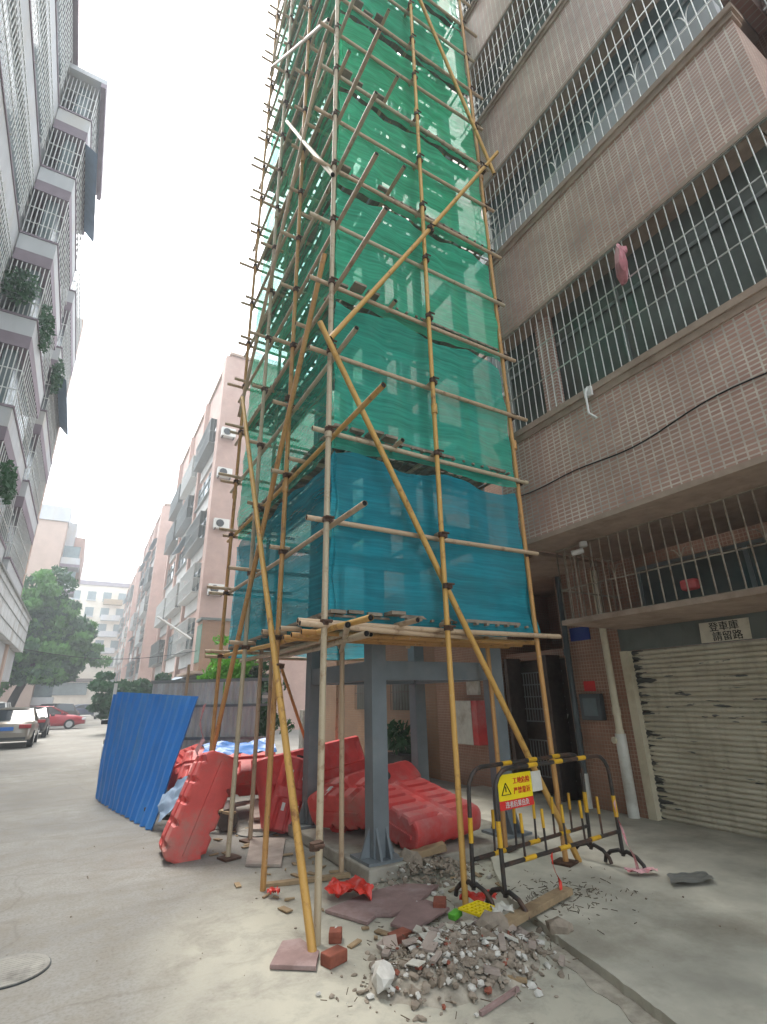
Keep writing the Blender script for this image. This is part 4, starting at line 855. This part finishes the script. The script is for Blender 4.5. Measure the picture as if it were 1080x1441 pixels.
# ================================================================== BARRICADES
def barricade(label, pL, pR, lean, h=.96, group='black and yellow barricades'):
    pL, pR = Vector(pL), Vector(pR); d = (pR - pL); ln = d.length; d.normalize(); n = Vector((-d.y, d.x, 0)); up = (Vector((0, 0, 1)) + n * lean).normalized()
    e = empty('barricade', label, 'barricade', group, pL)
    def Q(u, v, w=0): return d * u + up * v + n * w
    r = .018; rc = .17
    pts = [Q(0, .1), Q(0, h - rc)] + [Q(rc - rc * math.cos(a), h - rc + rc * math.sin(a)) for a in (.4, .8, 1.2, 1.57)] + [Q(ln - rc, h)] + [Q(ln - rc + rc * math.sin(a), h - rc + rc * math.cos(a)) for a in (.4, .8, 1.2, 1.57)] + [Q(ln, .1)]
    T(pts, r, n=10).build('frame', 'black', e)
    T([Q(.02, .3), Q(ln - .02, .3)], r * .9, n=10).build('rail', 'black', e)
    for u in (0, ln): T([Q(u, .12)] + [Q(u, .0) + n * (.2 * math.sin(a)) * s + Vector((0, 0, .13 * math.cos(a) + .015)) for s, a in ((-1, .2), (-1, .7), (-1, 1.2), (-1, 1.57))], r, n=10).build('foot', 'black', e); T([Q(u, .12)] + [Q(u, .0) + n * (.2 * math.sin(a)) + Vector((0, 0, .13 * math.cos(a) + .015)) for a in (.2, .7, 1.2, 1.57)], r, n=10).build('foot', 'black', e)
    for k in range(1, 6):
        u = ln * k / 6; b = T([Q(u, .3), Q(u, .62)], r * .55, n=8).build('picket', 'black', e); T([Q(u, .48), Q(u, .62)], r * .75, n=8).build('picket_band', 'yellow', b)
    for u in (0, ln): T([Q(u, .42), Q(u, .6)], r * 1.12, n=10).build('yellow_band', 'yellow', e)
    for k in range(3): u = ln * (.3 + .22 * k); T([Q(u - .06, h), Q(u + .06, h)], r * 1.12, n=10).build('yellow_band', 'yellow', e)
    for k in range(3): u = ln * (.2 + .28 * k); T([Q(u - .07, .3), Q(u + .07, .3)], r * 1.05, n=10).build('yellow_band', 'yellow', e)
    return e, lambda u, v, w: pL + Q(u, v, w), d, up, n
fr, QF, fd, fu, fn = barricade('front black and yellow tube barricade carrying the warning sign', (3.06, 3.52, .055), (4.68, 3.68, .055), .02)
barricade('rear black and yellow tube barricade close behind the signed one', (2.96, 3.78, .055), (4.62, 4.0, .055), -.03)
e = empty('warning_sign', 'yellow and red warning sign hanging on the front barricade', 'sign')
def SQ(u, v, w): return QF(.07 + u, .655 + v * .78, w)
def panel(u0, u1, v0, v1, w0, w1):
    return MB().add([SQ(u, v, w) for w in (w0, w1) for u, v in ((u0, v0), (u1, v0), (u1, v1), (u0, v1))], [(0, 1, 2, 3), (7, 6, 5, 4), (0, 4, 5, 1), (1, 5, 6, 2), (2, 6, 7, 3), (3, 7, 4, 0)])
panel(0, .42, .085, .33, .026, .032).build('board', 'signy', e); panel(0, .42, 0, .083, .026, .032).build('warning_strip', 'signr', e)
tri = MB()
for a, b in (((.03, .14), (.14, .14)), ((.14, .14), (.085, .25)), ((.085, .25), (.03, .14))): tri.beam(SQ(*a, .0235), SQ(*b, .0235), .012, .003)
tri.beam(SQ(.085, .165, .0235), SQ(.085, .215, .0235), .009, .003); tri.build('warning_triangle', 'ink', e)
text('工地危险', .054, 'signr', SQ(.285, .255, .022), fd, fu, 'lettering', e); text('严禁靠近', .054, 'signr', SQ(.285, .16, .022), fd, fu, 'lettering', e); text('违者后果自负', .05, 'white', SQ(.21, .04, .022), fd, fu, 'lettering', e)
e2 = empty('paper_notice', 'torn white paper stuck beside the yellow warning sign', 'notice')
panel(.43, .56, .12, .32, .03, .034).build('sheet', 'paper', e2)
def ribbon(name, label, pts, w, mat='tape'):
    m = MB(); vs = []
    for i, p in enumerate(pts): p = Vector(p); t = i * 1.1; o = Vector((math.cos(t) * .6, math.sin(t) * .4, .5)).normalized() * w; vs += [p - o, p + o]
    m.add(vs, [(2 * i, 2 * i + 2, 2 * i + 3, 2 * i + 1) for i in range(len(pts) - 1)], True); return tag(m.build(name, mat), label, 'tape')
ribbon('barrier_tape', 'red and white tape tied down the right leg of the barricade', [(4.62, 3.64, .62), (4.58, 3.6, .5), (4.64, 3.62, .4), (4.6, 3.56, .28), (4.66, 3.55, .18), (4.62, 3.5, .08)], .022)
crumple('barrier_tape', 'crumpled pink tape on the ground by the barricade foot', 'tape', ((4.5, 3.5, .06), (4.75, 3.38, .06), (4.8, 3.46, .06), (4.56, 3.6, .06)), 'tape', .012, 5, 8)
ribbon('barrier_tape', 'short red tape strip hanging below the barricade rail', [(3.62, 3.55, .35), (3.6, 3.52, .26), (3.63, 3.5, .18), (3.6, 3.47, .1)], .02, 'bag')
ribbon('barrier_tape', 'pink tape hanging in front of the grey hoarding', [(1.62, 8.0, 1.55), (1.58, 8.0, 1.3), (1.64, 7.95, 1.1), (1.55, 7.9, .95), (1.6, 7.9, .8)], .03)

# ================================================================== SMALL GROUND THINGS
def slabthing(name, label, cat, poly, z0, z1, mat, tilt=None):
    return tag(MB().prism(poly, z0, z1).build(name, mat, None, .004), label, cat)
slabthing('board', 'pinkish plywood offcut under the foot of the yellow brace', 'board', [(1.32, 3.80), (1.56, 3.62), (1.60, 3.70), (1.66, 3.80), (1.62, 4.05), (1.50, 4.08)], .004, .03, 'ply')
slabthing('board', 'large broken maroon plywood sheet lying before the plinth', 'board', [(1.97, 4.42), (2.14, 4.03), (2.27, 4.12), (2.37, 4.05), (2.62, 4.12), (3.05, 4.38), (2.78, 4.60), (2.4, 4.56)], .004, .028, 'ply')
slabthing('board', 'narrow maroon plywood strip on top of the broken sheet', 'board', [(2.24, 3.86), (2.32, 3.68), (2.78, 3.86), (2.72, 4.1), (2.52, 4.1)], .03, .05, 'ply')
slabthing('board', 'weathered grey board on the ground behind the front poles', 'board', [(1.76, 5.95), (2.06, 5.72), (2.45, 6.7), (2.1, 6.95)], .004, .03, 'ply2')
slabthing('board', 'grey board half hidden behind the upright narrow red barrier', 'board', [(2.2, 7.3), (2.75, 7.0), (2.9, 7.5), (2.3, 7.8)], .02, .045, 'ply2')
tag(MB().beam((2.46, 3.22, .09), (3.7, 3.5, .1), .1, .045).build('plank', 'wood', None, .004), 'long rough timber plank lying across the rubble heap', 'plank')
tag(MB().beam((2.9, 4.95, .1), (3.4, 4.75, .2), .14, .06).build('plank', 'wood', None, .004), 'short timber block leaning on the front of the plinth', 'plank')
tag(MB().beam((1.72, 5.3, .01), (2.5, 5.05, .03), .07, .03).build('plank', 'wood'), 'thin dark batten on the ground beside the plinth', 'plank')
tag(MB().beam((2.12, 2.72, .012), (2.45, 2.78, .02), .02, .02).build('stick', 'ply'), 'thin maroon stick on the ground at the front of the rubble', 'stick')
tag(MB().beam((2.42, 2.95, .03), (2.56, 2.82, .015), .02, .02).build('stick', 'wood'), 'short yellow stick at the right side of the rubble', 'stick')
for c, a, lab in (((1.70, 3.66, .035), .3, 'red clay brick wedged beside the foot of the yellow brace'), ((1.84, 3.94, .035), -.5, 'broken red brick just behind the corner pole'), ((2.20, 3.66, .035), .2, 'dark red brick at the front corner of the plywood strip'), ((2.75, 3.95, .05), .9, 'orange brick lying beside the middle pole foot'), ((2.15, 3.38, .06), 1.2, 'small red brick piece in the rubble heap')):
    k = .6 if 'small' in lab or 'broken' in lab else 1
    tag(MB().obox(c, (math.cos(a), math.sin(a), 0), (-math.sin(a), math.cos(a), 0), (0, 0, 1), .075 * k, .05, .034).build('brick', 'brick', None, .006), lab, 'brick')
rg = random.Random(31)
for c, r, lab, mt in (((1.80, 3.20, .07), .085, 'largest pale stone at the left edge of the rubble', 'stone'), ((2.22, 3.30, .1), .075, 'smooth oval pale stone in the middle of the rubble', 'stone'), ((2.42, 3.08, .07), .06, 'pale stone at the right front of the rubble', 'stone'), ((2.70, 3.28, .12), .11, 'brown concrete lump under the plank', 'stone2'), ((2.55, 3.16, .09), .09, 'brown concrete lump beside the round pale stone', 'stone2'), ((3.15, 3.1, .07), .08, 'dark lump on the broken pavement edge', 'stone2'), ((3.05, 4.85, .1), .13, 'tan rubble lump against the plinth front', 'stone2'), ((1.86, 3.98, .03), .05, 'grey pebble lump by the corner pole foot', 'stone')):
    m = MB(); m.blob(c, r, (1.1, .8, .75), .22, 2, rg); tag(m.build('stone', mt), lab, 'stone', 'loose stones')
crumple('carrier_bag', 'crumpled bright red plastic bag on the ground before the plinth', 'bag', ((2.02, 4.62, .02), (2.32, 4.36, .02), (2.48, 4.6, .02), (2.2, 4.84, .02)), 'bag', .035, 4, 24)
crumple('carrier_bag', 'small red plastic scrap beside the yellow pole foot', 'bag', ((1.68, 4.95, .01), (1.76, 4.92, .01), (1.78, 5.02, .01), (1.7, 5.04, .01)), 'bag', .02, 9, 8)
crumple('carrier_bag', 'reddish scrap of plastic at the foot of the middle pole', 'bag', ((2.9, 3.85, .04), (3.12, 3.7, .04), (3.2, 3.8, .04), (2.98, 3.95, .04)), 'bag', .025, 19, 10)
tag(MB().obox((2.66, 3.63, .09), (.9, .3, .1), (-.3, .9, 0), (-.1, 0, .95), .052, .034, .02).build('packet', 'green', None, .006), 'bright green packet lying on the rubble beside the yellow tray', 'packet')
e = empty('yellow_tray', 'yellow plastic lattice tray lying on the rubble', 'tray'); m = MB()
o = Vector((2.82, 3.55, .12)); a = Vector((.9, .25, -.05)); b = Vector((-.3, .85, .05))
for k in range(6): m.beam(o - a * .13 + b * (-.1 + .04 * k), o + a * .13 + b * (-.1 + .04 * k), .012, .01); m.beam(o - b * .1 + a * (-.13 + .052 * k), o + b * .1 + a * (-.13 + .052 * k), .012, .012)
m.build('lattice', 'signy', e)
crumple('plastic_sheet', 'white plastic wrapper on the rubble right of the yellow tray', 'wrapper', ((2.82, 3.4, .08), (3.0, 3.36, .08), (3.06, 3.5, .08), (2.9, 3.52, .08)), 'paper', .02, 7, 9)
crumple('plastic_sheet', 'grey plastic scrap on the cement right of the barricade', 'wrapper', ((4.55, 3.15, .058), (4.95, 3.0, .058), (5.1, 3.18, .058), (4.75, 3.32, .058)), 'frame', .008, 17, 10)
# rubble mass: heap + chips (one uncountable mass)
rg = random.Random(8); m = MB(); nx = 40; ny = 26; vs = []
def heap(x, y):
    u = (x - 2.35) / .62; v = (y - 3.22) / .42; return max(0, .13 * (1 - u * u - v * v)) + max(0, .10 * (1 - ((x - 3.1) / .55) ** 2 - ((y - 4.75) / .28) ** 2)) * 1.2
for _ in range(2000):
    x = rg.gauss(2.38, .27); y = rg.gauss(3.2, .17)
    if rg.random() < .28: x = rg.gauss(3.2, .32); y = rg.gauss(4.65, .16)
    m.blob((x, y, heap(x, y) + .004), rg.choice((.005, .007, .009, .012, .016, .022, .036)), (1, rg.uniform(.4, 1), rg.uniform(.3, .8)), .35, 1, rg)
tag(m.build('rubble', 'stone2'), 'grey brown broken rubble heap in front of the scaffold', 'rubble', None, 'stuff')
m = MB()
for _ in range(300):
    x = rg.gauss(2.36, .28); y = rg.gauss(3.2, .17)
    if rg.random() < .25: x = rg.gauss(3.1, .4); y = rg.gauss(4.5, .25)
    m.blob((x, y, heap(x, y) + .012), rg.choice((.006, .008, .012, .018, .03)), (1, rg.uniform(.5, 1), rg.uniform(.4, .8)), .3, 1, rg)
tag(m.build('rubble_chips', 'stone'), 'pale broken chips mixed in the rubble heap', 'rubble', None, 'stuff')
m = MB()
for _ in range(70):
    x = rg.gauss(2.36, .27); y = rg.gauss(3.2, .17)
    m.blob((x, y, heap(x, y) + .012), rg.choice((.008, .012, .018, .03)), (1, rg.uniform(.5, 1), rg.uniform(.4, .8)), .3, 1, rg)
tag(m.build('brick_chips', 'brick'), 'red brown brick chips mixed in the rubble heap', 'rubble', None, 'stuff')
m = MB()
for _ in range(22):
    x = rg.gauss(2.5, .3); y = rg.gauss(3.3, .17); an = rg.uniform(0, 3.14); l = rg.uniform(.03, .075)
    m.obox((x, y, heap(x, y) + .03), (math.cos(an), math.sin(an), rg.uniform(-.35, .35)), (-math.sin(an), math.cos(an), rg.uniform(-.3, .3)), (0, 0, 1), l, l * rg.uniform(.3, .7), rg.uniform(.006, .014))
tag(m.build('slab_shards', 'ply2'), 'larger flat broken slab and board pieces on the rubble heap', 'rubble', None, 'stuff')
m = MB()
for _ in range(40):
    x = rg.gauss(2.55, .28); y = rg.gauss(3.35, .17); an = rg.uniform(0, 3.14); l = rg.uniform(.015, .06); tz = rg.uniform(-.4, .4)
    m.obox((x, y, heap(x, y) + .03), (math.cos(an), math.sin(an), tz), (-math.sin(an), math.cos(an), rg.uniform(-.3, .3)), (0, 0, 1), l, l * rg.uniform(.3, .8), .003)
tag(m.build('tile_shards', 'paper'), 'flat pale shards and paper scraps on the rubble heap', 'rubble', None, 'stuff')
m = MB()
for _ in range(420):
    x = rg.gauss(2.5, .4); y = rg.gauss(3.25, .25)
    if rg.random() < .45: x = rg.gauss(3.65, .3); y = rg.gauss(3.55, .2)
    an = rg.uniform(0, 3.14); l = rg.uniform(.015, .06); z = heap(x, y) + (.06 if x > 3.2 else .03); m.beam((x, y, z), (x + math.cos(an) * l, y + math.sin(an) * l, z + rg.uniform(-.004, .012)), .004, .003)
tag(m.build('twig_litter', 'twig'), 'twigs and dry leaf litter scattered by the barricade', 'litter', None, 'stuff')
m = MB()
for _ in range(190):
    x = rg.uniform(.2, 4.8); y = rg.uniform(2.2, 8.5)
    if x > 3.0 and y < 4.5: z = .06
    else: z = .004
    m.blob((x, y, z), rg.choice((.003, .004, .006, .011)), (1, .8, .6), .3, 1, rg)
tag(m.build('gravel', 'stone2'), 'small grit and pebbles scattered over the concrete', 'gravel', None, 'stuff')
m = MB()
vs = []; n = 40
for j in range(n + 1):
    for i in range(n + 1):
        x = 1.55 + 1.7 * i / n; y = 2.65 + 1.3 * j / n; vs.append((x, y, heap(x, y) - .012 + rg.uniform(-.006, .01)))
m.add(vs, [(j * (n + 1) + i, j * (n + 1) + i + 1, (j + 1) * (n + 1) + i + 1, (j + 1) * (n + 1) + i) for j in range(n) for i in range(n)], True); tag(m.build('dirt_heap', 'dust'), 'brown dirt under the rubble heap', 'dirt', None, 'stuff')
# manholes
def manhole(label, x, y, z, r):
    e = empty('manhole_cover', label, 'manhole', None, (x, y, z)); T([(0, 0, 0), (0, 0, .006)], r, n=40).build('rim', 'fan', e); m = MB(); m.tube([(0, 0, .0062), (0, 0, .012)], r * .965, 40)
    for k in range(-6, 7): w = math.sqrt(max(.0, (r * .85) ** 2 - (k * r * .13) ** 2)); m.box(-w, w, k * r * .13 - .008, k * r * .13 + .008, .0122, .0135)
    m.build('lid', 'iron', e)
manhole('round iron manhole cover in the road at the lower left', -.1, 4.68, .001, .23)
manhole('small pale manhole patch behind the leaning red barrier', 2.3, 7.3, .001, .28)

rg = random.Random(77); m = MB()
for _ in range(70):
    x, y = rg.choice(((2.3, 5.6), (2.1, 7.2), (1.9, 4.6), (3.4, 4.5), (2.0, 6.3))); x += rg.gauss(0, .28); y += rg.gauss(0, .35)
    if 2.5 < x and y > 4.7: continue
    an = rg.uniform(0, 3.14); l = rg.uniform(.015, .07)
    m.obox((x, y, .012), (math.cos(an), math.sin(an), rg.uniform(-.1, .1)), (-math.sin(an), math.cos(an), 0), (0, 0, 1), l, l * rg.uniform(.15, .6), .005)
tag(m.build('wood_litter', 'wood'), 'wood splinters and scraps scattered between the scaffold poles', 'litter', None, 'stuff')
m = T([(-2.7 + 8.2 * i / 12, 30 - .2 * i, 4.1 - .5 * math.sin(i / 12 * math.pi)) for i in range(13)], .015, n=5); tag(m.build('cable', 'wire'), 'thin cable slung across the street between the two building rows', 'cable')
# ================================================================== HAZE
b = NB('haze_air'); pv = b.n('ShaderNodeVolumePrincipled'); pv.inputs['Color'].default_value = (.88, .94, 1, 1); pv.inputs['Density'].default_value = .004; pv.inputs['Anisotropy'].default_value = .3
b.l(pv.outputs[0], b.out.inputs['Volume'])
hz = B(-92, 92, -42, 192, -1.05, 27).build('haze', b.m); tag(hz, 'thin pale summer haze filling the street', 'haze', None, 'stuff')
